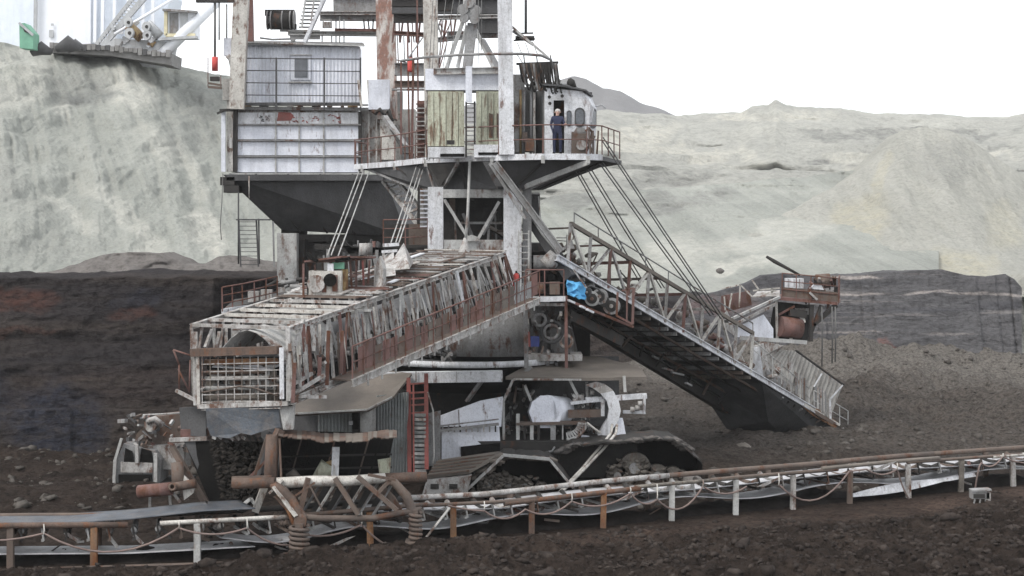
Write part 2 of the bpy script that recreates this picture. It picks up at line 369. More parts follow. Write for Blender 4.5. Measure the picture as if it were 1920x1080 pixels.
# ------------------------------------------------------------------ pit walls, spoil slopes and hills
def dz_slope(a1, s1, a2, s2, sh=.6, seed=0):
    def f(X, Y, Z, v, px, py):
        u = X+Z*sh
        return (ridg(u*.5, Z*.06, 3, seed+3)*.55+ridg(u*s1, (Z-X*.3)*s1*.35, 4, seed)*a1+fbm(X*s2, Z*s2, 5, seed+5)*a2)*np.clip(v*8, .2, 1), fbm(X*s2*1.4, Z*s2*2, 4, seed+9)*a2*.35
    return f
sheet('far_hill', 560, 1400, 160, 30, [(560,300),(760,232),(900,190),(1000,165),(1050,150),(1075,143),(1100,147),(1130,165),(1165,170),(1200,190),(1235,202),(1270,216),(1400,235)],
      [(560,330),(1400,300)], [(900,1000),(1400,1000)], [(900,860),(1400,860)], FARH, dz_slope(8,.02,5,.05), rough=3, back=((60,-2),(200,-40)))
sheet('clay_benches', 560, 2500, 620, 150, [(560,232),(880,230),(1040,215),(1130,205),(1270,216),(1390,212),(1410,200),(1440,200),(1455,188),(1475,198),(1530,202),(1600,205),(1640,213),(1760,214),(1880,219),(1920,212),(2100,205),(2500,190)],
      [(560,420),(1060,430),(1920,420),(2500,420)], [(880,330),(1300,400),(2500,420)], [(880,165),(2500,195)], CLAYR,
      lambda X,Y,Z,v,px,py: (fbm(X*.03, v*14+fbm(X*.02, v*6, 3, 71), 5, 60)*9+ridg(X*.05, v*9, 4, 66)*3, fbm(X*.035+v*3, v*30, 5, 77)*1.5+ridg(X*.09, v*22, 4, 79)*.8),
      prof=1.5, rough=3.5,
      pale=[(1180,260,110,22,-4,.9),(1450,225,150,14,0,.9),(1300,285,160,14,5,.8),(1650,300,150,10,-3,.7),(1800,290,120,9,3,.9)],
      grey=[(1590,262,110,7,5,.7),(1640,250,60,5,2,.9),(1800,250,140,8,2,.8),(1560,306,70,4,4,1),(1440,220,40,10,0,.4),(1250,345,110,14,-10,.7),(1860,278,60,8,0,.6)])
sheet('clay_slope', 540, 1760, 460, 170, [(540,470),(700,440),(960,395),(1040,368),(1100,360),(1250,352),(1370,345),(1460,335),(1560,325),(1760,300)],
      [(540,640),(960,640),(1250,580),(1500,525),(1760,525)], [(540,165),(1760,190)], [(540,108),(960,118),(1250,122),(1760,130)], CLAY,
      lambda X,Y,Z,v,px,py: (fbm(X*.06, Z*.35, 5, 90)*4+ridg(X*.2+Z*.3, Z*1.1, 4, 92)*.9, fbm(X*.12, Z*1.2, 5, 94)*.5), rough=4,
      pale=[(1260,480,110,45,-15,.7),(1450,440,160,30,-12,.8),(1400,495,90,16,-8,1),(1120,430,60,40,0,.3)],
      grey=[(1080,370,110,18,0,1),(1240,380,170,22,-8,1),(1150,420,60,20,20,.5)])
sheet('clay_mound', 1200, 2500, 460, 200, [(1200,520),(1290,490),(1370,455),(1450,410),(1530,370),(1580,345),(1640,300),(1670,268),(1695,243),(1730,238),(1780,245),(1820,262),(1870,298),(1930,335),(2020,330),(2150,290),(2500,260)],
      [(1200,600),(1900,560),(2500,580)], [(1200,140),(1720,185),(2500,190)], [(1200,123),(2500,126)], CLAYM, dz_slope(1.6,.16,1.3,.3,.4,50), rough=3.5,
      pale=[(1600,430,60,100,35,.9),(1500,470,90,60,20,.7),(1800,500,90,50,10,1),(1880,420,40,60,0,.6),(1650,330,20,60,30,.8)],
      grey=[(1770,300,60,50,0,.6),(1560,440,30,6,10,.6)])
sheet('overburden_slope', -700, 1040, 760, 330, [(-700,-60),(-300,20),(-80,62),(0,78),(60,92),(100,100),(150,103),(230,108),(300,120),(360,126),(430,138),(520,165),(640,215),(760,280),(860,345),(960,420),(1040,490)],
      [(-700,620),(1040,620)], [(-700,160),(0,160),(430,170),(860,140),(1040,122)], [(-700,96),(1040,114)], CLAY, (lambda X,Y,Z,v,px,py: ((ridg((X+Z*.75)*.11,(Z-X*.3)*.03,4,10)*3.6+ridg((X+Z*.8)*.4,(Z-X*.3)*.05,4,18)*1.3+fbm(X*.22,Z*.22,5,15)*1.5+fbm(X*1.3,Z*1.3,4,19)*.3)*np.clip(v*8,.2,1), fbm(X*.5,Z*.7,5,16)*.7)), rough=3,
      pale=[(250,165,60,55,20,1),(40,160,70,50,-30,.75),(120,210,28,16,0,.9),(390,440,40,70,-35,1),(250,430,150,20,42,.7),(330,300,120,30,45,.6),(130,400,90,14,40,.7),(30,115,60,30,-20,.5)],
      grey=[(150,165,70,50,0,.8),(360,220,70,90,0,.45),(90,470,140,40,0,.35),(60,400,90,40,40,.3),(390,190,50,40,0,.7),(0,330,60,50,0,.5)],
      back=((14,-.2),(60,-3),(120,-14)))
sheet('coal_seam', -700, 1330, 640, 150, [(-700,528),(0,520),(150,524),(230,520),(480,522),(560,530),(800,545),(1060,560),(1200,566),(1330,560)],
      [(-700,900),(500,900),(900,800),(1330,760)], [(-700,83),(400,87),(700,96),(1330,122)], [(-700,79),(400,83),(700,90),(1330,117)], COALL,
      lambda X,Y,Z,v,px,py: (fbm(X*.12, Z*1.2, 4, 100)*.22+fbm(X*1.1, Z*1.8, 4, 102)*.22+np.round(fbm(X*.3, Z*.05, 3, 104)*3)/3*.5*(v < .35), fbm(X*.6, Z*2, 4, 107)*.12), rough=4,
      pale=[(30,560,90,26,5,.45),(560,590,130,26,-4,.35),(40,620,80,10,0,.3),(250,590,60,16,0,.3)],
      grey=[(110,790,110,90,0,1),(260,560,60,22,0,.6),(-40,760,80,80,0,.8)], back=((3,.05),(7,.1),(10,-.5)))
# spoil mounds lying on top of the seam
sheet('spoil_heaps', -300, 640, 330, 40, [(-300,530),(0,522),(60,514),(100,508),(140,497),(175,484),(205,477),(250,473),(300,474),(325,484),(350,496),(385,494),(405,483),(430,478),(470,486),(540,500),(640,520)],
      [(-300,570),(640,574)], [(-300,94),(640,99)], [(-300,88),(400,91),(640,96)], SPOIL,
      lambda X,Y,Z,v,px,py: (fbm(X*.8, Z*2, 5, 110)*.7, fbm(X*1.3, Z*3, 4, 112)*.16), rough=4, back=((4,-.2),(9,-2)))
sheet('grey_coal_face', 1240, 1916, 420, 130, [(1240,580),(1290,562),(1340,548),(1400,532),(1430,518),(1470,512),(1500,516),(1600,517),(1660,512),(1740,506),(1765,505),(1800,513),(1850,520),(1885,514),(1902,524),(1916,540)],
      [(1240,740),(1916,740)], [(1240,119),(1916,121)], [(1240,116),(1916,118)], COALR,
      lambda X,Y,Z,v,px,py: (fbm(X*.15, Z*1.4, 4, 120)*.12+fbm(X*.9, Z*1.6, 4, 122)*.14+np.round(fbm(X*.25, Z*0, 3, 124)*3)/3*.6, fbm(X*.6, Z*2, 4, 127)*.1), rough=3,
      pale=[(1570,553,110,3,-1,.8),(1850,551,120,3,2,.8),(1740,547,60,3,-6,.7),(1600,519,60,4,0,1),(1620,690,150,8,-2,.5),(1830,685,90,8,-3,.5),(1580,623,90,2.5,-1,.5),(1780,625,60,3,0,.4)],
      grey=[(1665,650,26,17,20,.9),(1790,665,22,12,0,.6),(1350,570,90,30,0,.3)], back=((1.5,-.05),(4,-.4)))
sheet('clay_bank', 1890, 2500, 140, 60, [(1890,545),(1914,524),(1930,512),(2500,480)], [(1890,760),(2500,760)], [(1890,126),(2500,128)], [(1890,122),(2500,120)], CLAYM, dz_slope(.8,.3,.5,.8), rough=3)

# ------------------------------------------------------------------ loose lumps on the ground
def lumps(name, n, xr, yr, sz, m, cond=None, seed=1, kind='stuff'):
    g = np.random.default_rng(seed)
    t = (1+5**.5)/2
    base = np.array([(-1,t,0),(1,t,0),(-1,-t,0),(1,-t,0),(0,-1,t),(0,1,t),(0,-1,-t),(0,1,-t),(t,0,-1),(t,0,1),(-t,0,-1),(-t,0,1)])/1.9
    fc = np.array([(0,11,5),(0,5,1),(0,1,7),(0,7,10),(0,10,11),(1,5,9),(5,11,4),(11,10,2),(10,7,6),(7,1,8),(3,9,4),(3,4,2),(3,2,6),(3,6,8),(3,8,9),(4,9,5),(2,4,11),(6,2,10),(8,6,7),(9,8,1)])
    X = g.uniform(*xr, n); Y = g.uniform(*yr, n)
    if cond is not None: k = cond(X, Y, g); X, Y = X[k], Y[k]; n = len(X)
    Z = ground_h(X, Y); s = sz[0]+(sz[1]-sz[0])*g.random(n)**3.5
    V = base[None]*(1+g.uniform(-.5, .5, (n, 12, 1)))*g.uniform(.6, 1.3, (n, 1, 3))*s[:, None, None]
    a = g.uniform(0, 6.28, n); ca, sa = np.cos(a)[:, None], np.sin(a)[:, None]
    V = np.stack([V[..., 0]*ca-V[..., 1]*sa, V[..., 0]*sa+V[..., 1]*ca, V[..., 2]*.75], -1)+np.stack([X, Y, Z+s*.15], -1)[:, None]
    Fc = (fc[None]+(np.arange(n)*12)[:, None, None]).reshape(-1, 3)
    me = bpy.data.meshes.new(name); me.vertices.add(n*12); me.vertices.foreach_set('co', V.reshape(-1).astype(np.float32))
    me.loops.add(Fc.size); me.loops.foreach_set('vertex_index', Fc.reshape(-1).astype(np.int32))
    me.polygons.add(len(Fc)); me.polygons.foreach_set('loop_start', (np.arange(len(Fc))*3).astype(np.int32)); me.update(calc_edges=True)
    me.materials.append(m); o = link(bpy.data.objects.new(name, me)); o['kind'] = kind; return o
def fcond(X, Y, g):
    d = cline(X)-Y
    calm = np.clip((X-1)/6, 0, 1)*np.clip(1-(d-2.6)/2, 0, 1)
    return (d > .5) & (g.random(len(X)) > calm*.97) & (vn(X*.8, Y*.8, 3) > g.random(len(X))*.7)
o = lumps('coal_rubble', 34000, (-20, 22), (45, 66), (.02, .12), LUMP, fcond, 3); o['label'] = 'dark lumps of coal and mud strewn along the pit floor'
o = lumps('coal_slabs', 700, (-20, 22), (45, 66), (.1, .3), LUMP, fcond, 9); o['label'] = 'larger broken slabs of black coal scattered over the pit floor'
o = lumps('pit_rubble', 9000, (-26, 45), (60, 116), (.03, .24), earth('rubble_stone', ((.07,.062,.055),(.12,.11,.1),(.03,.027,.025)), 1.0, bumpd=.05), lambda X, Y, g: (vn(X*.3, Y*.3, 7) > .4) & (Y > cline(X)+3) & (np.abs(X/Y-.0) < .36), 4); o['label'] = 'broken stones and clods on the floor behind the conveyor'

# ------------------------------------------------------------------ THE EXCAVATOR
EX = thing('bucket_wheel_excavator', 'huge grimy white bucket wheel excavator standing in the middle of the open pit', 'excavator', (-1, 70, 0))

# --- operator deck (a flat platform whose front edge runs back to the left)
ZT, ZB = 12.72, 12.5
def DP(px, Y, z): return Vector(((px-960)*Y/F, Y, z))
fe = [(665,78),(740,74),(800,69.8),(858,68.4),(935,67),(1018,66.1),(1100,66.3),(1129,66.9)]
deck = [DP(a, b, ZB) for a, b in fe]+[Vector((4.6, 71.5, ZB)), Vector((3.6, 77, ZB)), Vector((-3, 82, ZB))]
dk = put('deck_plate', MB().slab([p+Vector((0,.12,0)) for p in deck], (0,0,.16)), DKM, EX)
for i in range(len(fe)-1):
    a, b = deck[i], deck[i+1]
    put('rim_plate', MB().bar(a+Vector((0,0,.11)), b+Vector((0,0,.11)), .05, .24), WH, dk)
hull_t = [DP(a, b, ZB-.01)+Vector((0,.2,0)) for a, b in ((690,77),(800,70.4),(935,67.3),(1105,66.6))]+[Vector((4, 71.3, ZB-.01)), Vector((-3, 80, ZB-.01))]
zb = 11.42
hull_b = [Vector(p) for p in ((-3.9,72.5,zb),(-3.2,70.2,zb),(-.6,68.2,zb),(.75,68,zb),(1.3,71,zb),(-3,77,zb))]
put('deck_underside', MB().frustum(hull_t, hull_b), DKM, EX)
for a, b in ((740,330),(800,310),(905,320),(960,330),(1050,330)):    # gussets below the deck
    pass
for i_ in range(4):
    for f_ in (.0, .5):
        a_ = hull_t[i_].lerp(hull_t[i_+1], f_); b_ = hull_b[i_].lerp(hull_b[i_+1], f_)
        put('hull_stiffener', MB().bar(a_+Vector((0,-.05,-.03)), b_+Vector((0,-.05,0)), .07, .09), DK if f_ else GR, EX)
put('underside_rib', MB().slab([DP(905,67.2,12.45), DP(925,67.15,12.45), Vector((-.35,68.05,11.5)), Vector((-.65,68.05,11.5))], (0,-.08,0)), GR, EX)
put('underside_rib', MB().slab([DP(800,69.9,12.45), DP(860,68.4,12.45), Vector((-2.75,69.5,11.5)), Vector((-3.0,69.6,11.5))], (0,-.08,0)), DK, EX)
put('deck_stay', MB().bar(P(1103,304,66.3), P(985,350,68), .12, .2), GRL, EX)
put('deck_stay', MB().bar(P(858,306,68.2), P(832,352,69.6), .1), GR, EX)
for px in (679, 740, 798, 858, 922, 1018, 1103):
    Y = float(np.interp(px, [a for a, b in fe], [b for a, b in fe]))
    put('post_bracket', MB().box(DP(px, Y-.09, 12.5), (.14, .1, .3)), GRL, dk)
rail_pts = [DP(a, b-.06, ZT) for a, b in fe]+[Vector((4.5, 71.3, ZT))]
railing(EX, rail_pts, 1.12, RR, 1.45, .028, 1, 'deck_railing')
# railing closing the far left corner of the deck
railing(EX, [DP(667,78.2,ZT), DP(690,80.5,ZT)], 1.05, RR, 1.4, .028, 1, 'deck_railing')

# --- tower legs and columns above the deck
def leg(a, b, w, d, m, name='tower_leg'): return put(name, MB().bar(a, b, w, d), m, EX)
leg(DP(950,66.9,12.7), P(946,-60,67.2), .58, .6, WH)
leg(P(811,300,70.2), P(806,-60,70.6), .58, .6, PIP)
leg(P(727,225,84), P(722,-60,84.4), .92, .9, PYL)
leg(P(444,205,83.0), P(455,-60,83.2), .72, .5, PIP)
leg(P(469,80,85), P(466,-60,85), .35, .4, RR)
leg(P(728,300,84), P(727,225,84), .7, .7, PIP)
# coloured ribbed column beside the left front leg
st = put('stair_tower', MB().box(P(790,245,71.5)+Vector((0,0,0)), (.34,.3,2.5)), RR, EX)
for k in range(13):
    put('tread', MB().box(P(790,195+k*8.2,71.2), (.46,.2,.045)), GRL if k % 3 else RR, st)
put('cable_column', MB().bar(P(775,110,72), P(772,300,72), .1), RR, EX)
bars(EX, 'tower_strut', RR, [(P(764,60,73),P(768,300,73)),(P(782,0,73),P(784,190,73)),(P(752,115,73),P(752,290,73))], .07)
# girders across the tower
def gird(x0, y0, x1, y1, Y, h, m, w=.35, name='cross_girder', flange=True):
    a, b = P(x0,y0,Y), P(x1,y1,Y); g = put(name, MB().ibeam(a, b, w, h, .04), m, EX); return g
gird(600,25,712,25,86,.18,WHD); gird(600,33,712,34,86.2,.3,GR)
gird(540,62,712,64,86,.22,GRL); gird(628,56,712,57,85.5,.12,RR)
gird(735,12,935,12,79,.7,DKM); gird(735,2,800,2,74,.5,DK)
gird(738,34,800,34,76,.4,DK); gird(815,33,935,31,77,.18,WHD); gird(885,48,935,48,78,.72,DKM); gird(838,66,940,64,78.5,.32,GR)
gird(738,62,812,66,76,.18,RR); gird(625,10,712,8,86.5,.75,GR)
gird(815,10,850,10,75,.5,DK); gird(820,75,880,68,75,.2,GR); gird(740,130,795,130,75,.55,GR); gird(740,158,800,158,75,.3,RUM); gird(735,168,795,168,74.6,.08,GR)
bars(EX, 'tower_post', GRL, [(P(606,36,86),P(606,52,86)),(P(621,36,86),P(621,52,86)),(P(637,30,86),P(637,82,86)),(P(630,30,86.4),P(630,82,86.4)),(P(645,36,86),P(645,80,86)),(P(604,64,86),P(604,82,86)),(P(622,64,86),P(622,82,86))], .06)
put('tower_window_frame', MB().bar(P(605,37,86),P(622,37,86),.08).bar(P(605,47,86),P(622,47,86),.3), WHD, EX)
for x in (700,690,682): put('tower_post', MB().bar(P(x,36,86), P(x+R(-3,3),58,86), .07), DK, EX)
for k in range(7):
    x = 740+k*8; put('tower_strut', MB().bar(P(x,36,76.5), P(x+R(-6,6),80,76.5), R(.04,.09)), random.choice([RR,DK,GR]), EX)
for k in range(7):
    x = 818+k*9; put('tower_strut', MB().bar(P(x,36,77.5), P(x+R(-12,12),72,77.5), R(.04,.08)), random.choice([RR,DK,GR,RR]), EX)
for x in (745,757,771): put('tower_post', MB().bar(P(x,66,75.5), P(x+2,120,75.5), .05), random.choice([RR,GR]), EX)
# red lattice between the legs
for (a, b) in (((829,38),(822,140)),((838,38),(824,120)),((824,40),(838,80)),((838,80),(822,135)),((846,40),(830,75))):
    put('lattice_bar', MB().bar(P(*a,72.5), P(*b,72.5), .05), RR, EX)
# winch drum left of the stair
wd = put('winch', MB().tube([P(507,40,86), P(548,40,86)], .42, 18), DK, EX)
for x in (502, 509, 530, 545, 552): put('flange', MB().disc(P(x,38,86), (1,0,0), .48, .06, 18), GR, wd)
put('winch_frame', MB().bar(P(497,24,86), P(552,24,86), .2, .3).bar(P(500,49,86), P(556,50,86), .2, .25), DK, EX)
put('winch_arm', MB().bar(P(525,57,86), P(600,59,86), .12).bar(P(546,60,86), P(550,78,86), .22).bar(P(546,70,86), P(600,70,86), .2), GR, EX)
put('boom_pipe', MB().tube([P(487,71,85.5), P(510,74,85.5), P(545,73,85.5)], .05, 6), GR, EX)
stair = put('white_stair', MB().bar(P(616,-20,84.8), P(571,80,84.8), .5, .16), WH, EX)
for k in range(8): put('tread', MB().box(P(588-k*2.6+random.random(), 2+k*7, 84.9), (.9-.05*k,.4,.04)), GR, stair)
bars(EX, 'stair_string', GRL, [(P(575,-20,84.6),P(566,52,84.6)),(P(592,-20,84.6),P(583,40,84.6))], .08)
# pulley head and A-frame over the electrical house
pul = put('pulley_block', MB().bar(P(866,30,69), P(893,30,69), .5, .25).box(P(880,12,69), (.5,.4,.8)), GRL, EX)
for x, y, r in ((868,18,.22),(892,20,.22),(871,34,.18),(890,36,.2),(880,6,.2)): put('sheave', MB().disc(P(x,y,68.7), (.2,1,0), r, .12, 16), GR, pul)
for a, b, w in (((868,40),(836,132),.13),((886,44),(876,130),.4),((891,55),(928,132),.15),((876,48),(858,126),.06),((905,75),(936,130),.3)):
    put('a_frame_leg', MB().bar(P(*a,69), P(*b,68.8), w, .15), GR if w > .2 else GRL, EX)
bars(EX, 'hoist_rope', ROP, [(P(a,0,68.4), P(b,c,68.4)) for a, b, c in ((812,795,300),(818,801,300),(850,804,302),(862,812,302),(897,898,120),(903,903,95),(836,800,300))], .028, kind='tube')
# curved pipe ring and stays
put('ring_pipe', MB().tube([P(752,114,70), P(800,107,69), P(860,103,67), P(920,101,66), P(980,101,66), P(1015,104,66.5), P(1033,112,67), P(1036,128,67.2)], .055, 8), GR, EX)
put('ring_stay', MB().bar(P(960,50,67), P(1028,108,66.8), .09), GRL, EX); put('ring_stay', MB().bar(P(962,58,67.2), P(1000,84,67), .12), GR, EX)
bars(EX, 'ring_stay', GR, [(P(765,110,70),P(793,70,70)),(P(742,112,70),P(764,118,70))], .05)
put('mast', MB().tube([P(986,62,67), P(986,-60,67)], .055, 7), DKM, EX)
put('small_platform', MB().box(P(984,72,67.6), (.75,.9,.1)).bar(P(965,63,67.3), P(1000,62,67.3), .06).bar(P(963,76,67.3), P(1003,73,67.3), .06), DK, EX)
bars(EX, 'ring_stay', ROP, [(P(970,80,67),P(978,100,66.6)),(P(985,80,67),P(992,100,66.6)),(P(998,78,67),P(1008,102,66.7)),(P(968,100,66.6),P(980,118,67))], .02)
# cable rack with hanging loops
rk = put('cable_rack', MB().tube([P(968,120,67.4), P(1047,117,67.4)], .05, 7), DK, EX)
for k in range(30):
    x = 974+k*2.4; s_ = R(14,44); x2 = x+R(8,22); y2 = 118+k*.6+R(15,38); pts = []
    for j in range(9):
        t = j/8; pts.append(P(x+(x2-x)*t, 119+(y2-119)*t+s_*math.sin(math.pi*t)*.8, 67.3+R(-.05,.05)+.2*t))
    put('cable_loop', MB().tube(pts, R(.03,.06), 5), random.choice([DK,GR,DK,RUM]), rk)
for x in (982,1006,1032): put('hanger', MB().bar(P(x,104,67), P(x+2,122,67.4), .04), DK, rk)
# --- electrical house: two rusty green cabinets on white plinths
put('house_wall', MB().box(P(868,152,68.6), (2.95,1.6,.85)), WHC, EX)
put('house_beam', MB().ibeam(P(813,134,67.7), P(942,132,67.6), .2, .26, .03), GRL, EX)
for x0, x1 in ((802,871),(892,960)):
    cb = thing  # (cabinet built as body with sheets)
    a = put('cabinet', MB().box(P((x0+x1)/2,224,68.3), ((x1-x0)*67.6/F-.04, 1.2, 2.16)), GRN, EX)
    n = 6
    for k in range(n):
        xa = x0+(x1-x0)*k/n+.6; xb = x0+(x1-x0)*(k+1)/n-.6
        put('sheet', MB().slab([P(xa,274,67.6), P(xb,274,67.6), P(xb,173+R(-1,1),67.6), P(xa,173,67.6)], (0,.05,0)), GRN, a)
for x in (920, 934): put('rust_stain_plate', MB().slab([P(x-3,258,67.56), P(x+4,258,67.56), P(x+4,214,67.56), P(x-3,212,67.56)], (0,.03,0)), RU, EX)
put('rust_stain_plate', MB().slab([P(952,270,67.2), P(959,270,67.2), P(959,176,67.2), P(952,176,67.2)], (0,.03,0)), RU, EX)
put('plinth', MB().box(P(838,286.5,67.9), (1.45,1.0,.42)), WH, EX); put('plinth', MB().box(P(927,284,67.5), (1.6,.9,.5)), WH, EX)
put('slot', MB().box(P(848,291,67.38), (.95,.02,.12)), BLK, EX); put('slot', MB().box(P(917,288,67.03), (.85,.02,.1)), BLK, EX)
put('white_duct', MB().box(P(879,158,67.0), (.25,.2,1.4)), WHC, EX)
cc = put('ladder_column', MB().bar(P(874,190,67.2), P(874,295,67.2), .07).bar(P(890,190,67.2), P(890,295,67.2), .07), DK, EX)
for k in range(12): put('rung', MB().bar(P(874,194+k*8.6,67.2), P(890,194+k*8.6,67.2), .05), GR, cc)
put('small_crate', MB().box(P(845,267,66.9), (.3,.3,.16)), DK, EX)
# --- panel column and conduits right of the tower leg
put('side_panel', MB().box(P(972,215,68.6), (.5,1.6,3.1)), GRL, EX)
put('side_panel', MB().box(P(990,225,69.6), (.5,1.2,2.6)), GR, EX)
for x, m_ in ((962,GRL),(976,YEL),(983,GR),(996,GR),(1002,PIP)): put('conduit', MB().tube([P(x,150+R(0,20),67.7), P(x+R(-1,1),290,67.7)], .05, 6), m_, EX)
put('rust_box', MB().box(P(993,272,67.3), (.35,.4,.5)), RU, EX); put('rust_box', MB().box(P(984,258,67.4), (.2,.3,.4)), RUM, EX)
# --- operator cab
cabL, cabR = 1021, 1100
YC = 67.4
cz0, cz1 = ZT, P(0,166,YC).z
fr = [P(1021,290,YC), P(1038,290,YC), P(1038,165,YC), P(1021,164,YC)]
cw = put('operator_cab', MB().slab([Vector((p.x,p.y,p.z if p.z > 13 else ZT)) for p in fr], (0,.08,0)), WH, EX)
zt = ZT
def cz(p): return Vector((p.x, p.y, max(p.z, zt)))
put('front_wall', MB().slab([cz(P(1058,292,YC)), cz(P(1100,292,YC)), P(1107,196,YC), P(1092,171,YC), P(1058,168,YC)], (0,.08,0)), WH, cw)
put('lintel', MB().slab([P(1038,188,YC), P(1058,188,YC), P(1058,168,YC), P(1038,166,YC)], (0,.08,0)), WH, cw)
put('side_wall', MB().slab([cz(P(1004,292,69.5)), cz(P(1021,292,YC)), P(1021,164,YC), P(1004,172,69.5)], (.06,.03,0)), GR, cw)
put('end_wall', MB().slab([cz(P(1100,292,YC)), cz(P(1116,292,68.6)), P(1119,205,68.6), P(1107,196,YC)], (-.05,.08,0)), WH, cw)
put('back_wall', MB().box(P(1062,230,70.2), (2.1,.1,2.5)), DK, cw)
rf = put('roof', MB().slab([P(1000,166,69.8), P(1018,160,67.2), P(1060,163,67.2), P(1099,171,67.2), P(1112,182,68.6), P(1070,160,70.3)], (0,0,.07)), DKM, cw)
put('front_slope', MB().slab([P(1092,171,YC-.01), P(1107,196,YC-.01), P(1119,205,68.6), P(1108,180,68.8)], (-.05,.08,0)), WH, cw)
def arch(cx, cy, wpx, hpx, Y, dx=0, dy=0, n=8):
    pts = []
    for k in range(n+1):
        a = math.pi*k/n; pts.append((cx+wpx/2*math.cos(a), cy-hpx/2+wpx/2-wpx/2*math.sin(a)))
    for k in range(n+1):
        a = math.pi+math.pi*k/n; pts.append((cx+wpx/2*math.cos(a), cy+hpx/2-wpx/2-wpx/2*math.sin(a)))
    return pts
def window(pts, Yf, Yb, par):
    V = [P(x, y, Yf(x)) for x, y in pts]; c = sum(V, Vector())/len(V)
    fr_ = put('window', MB().slab([v+Vector((0,.0,0)) for v in V], (0,.04,0)), DKM, par)
    put('pane', MB().slab([c+(v-c)*.78+Vector((0,-.03,0)) for v in V], (0,.02,0)), GLS, fr_)
window(arch(1087,220,19,37,YC), lambda x: YC-.05, 0, cw)
window(arch(1112,222,13,38,YC), lambda x: YC-.06+(x-1103)*.07, 0, cw)
window(arch(1067,222,9,30,YC), lambda x: YC-.05, 0, cw)
for x, y in ((1030,182),(1054,180),(1031,194)): put('lamp', MB().tube([P(x,y,67.3), P(x,y,67.1)], .07, 10), DK, cw)
put('bent_bracket', MB().tube([P(1116,200,68), P(1128,196,68), P(1136,203,68)], .03, 5), WH, cw)
put('roof_fan', MB().tube([P(1072,164,68.5), P(1070,152,68.5), P(1068,147,68.5)], [.2,.16,.06], 10), DK, cw)
# heater box and pipe tangle in front of the cab's right part
hb = put('heater_box', MB().box(P(1086,268,66.9), (.6,.4,.85)), RUM, EX)
put('box_top', MB().slab([P(1074,250,66.7), P(1102,250,66.7), P(1096,240,66.7), P(1081,239,66.7)], (0,.3,0)), GR, EX)
bars(EX, 'cab_stay', RUM, [(P(1104,242,66.6),P(1107,290,66.6)),(P(1112,245,66.9),P(1112,292,66.9)),(P(1098,255,66.6),P(1112,288,66.7)),(P(1115,255,66.9),P(1098,286,66.7)),(P(1122,245,67.2),P(1119,290,67.2))], .07)
put('cab_pipe', MB().tube([P(1098,246,66.7),P(1104,240,66.8),P(1110,247,66.9),P(1108,262,66.9),P(1096,270,66.7)], .05, 6), RU, EX)
put('cable_drum', MB().disc(P(1090,272,66.6), (0,1,0), .2, .1, 16), WHD, EX)

# --- ballast box and crew hut at the back left
YB = 84.0
bb = put('ballast_box', MB().box(P(561,268,YB+2.6), (6.2,5,3.1)), WHD, EX)
cols = [441,517,561,607,675]; rows = [(211,232),(236,261),(266,291),(296,323)]
for i in range(4):
    for j, (ya, yb) in enumerate(rows):
        m_ = WH if j == 0 else WHC
        put('panel', MB().slab([P(cols[i]+1,yb,YB+R(-.01,.03)), P(cols[i+1]-1,yb,YB), P(cols[i+1]-1,ya,YB), P(cols[i]+1,ya,YB)], (0,.08,0)), m_, bb)
for y in (234,263.5,293.5): put('ledge', MB().bar(P(437,y,YB-.05), P(677,y,YB-.05), .2, .07), GR, bb)
put('ledge', MB().bar(P(430,326,YB-.05), P(690,326,YB-.05), .25, .06), GRL, bb)
for x in cols: put('rib', MB().bar(P(x,209,YB-.03), P(x,325,YB-.03), .07 if x < 660 else .16), GRL if x < 660 else DK, bb)
put('rib', MB().bar(P(442,200,YB-.1), P(441,322,YB-.1), .2), DK, bb)
rp = put('painted_lettering', MB().slab([P(519,227,YB-.02), P(546,226,YB-.02), P(551,217,YB-.02), P(545,211,YB-.02), P(522,210,YB-.02)], (0,.01,0)), RD, bb)
for k in range(30):
    x = random.choice([R(478,505), R(546,560), R(563,612), R(565,608), R(614,634)]); y = R(217,229); a = R(-1,1)
    put('brush_mark', MB().bar(P(x,y,YB-.03), P(x+R(2,7)*math.cos(a),y+R(2,5)*math.sin(a),YB-.03), .012, R(.03,.07)), RD if x > 540 else DKM, rp)
put('upper_frame', MB().bar(P(440,203,YB-.05), P(700,205,YB-.05), .3, .16).bar(P(440,197,YB), P(690,197,YB), .2, .08), GR, bb)
for k in range(9): put('frame_stub', MB().box(P(470+k*24+R(-5,5),201,YB-.1), (R(.1,.5),.2,.15)), random.choice([WHD,RUM,YEL,DK]), bb)
put('left_frame', MB().bar(P(419,208,83.6), P(419,322,83.6), .2, .16), WHC, EX)
put('left_frame', MB().bar(P(431,150,83.8), P(431,322,83.8), .3, .1), PIP, EX); put('left_frame', MB().box(P(427,168,83.6), (.46,.3,1.05)), PIP, EX)
put('left_frame', MB().bar(P(412,207,83.4), P(440,206,83.4), .14), DK, EX); put('lamp_arm', MB().bar(P(407,213,83.3), P(418,208,83.3), .1), DK, EX)
put('rust_plate', MB().box(P(433,268,83.4), (.14,.1,.5)), GRL, EX)
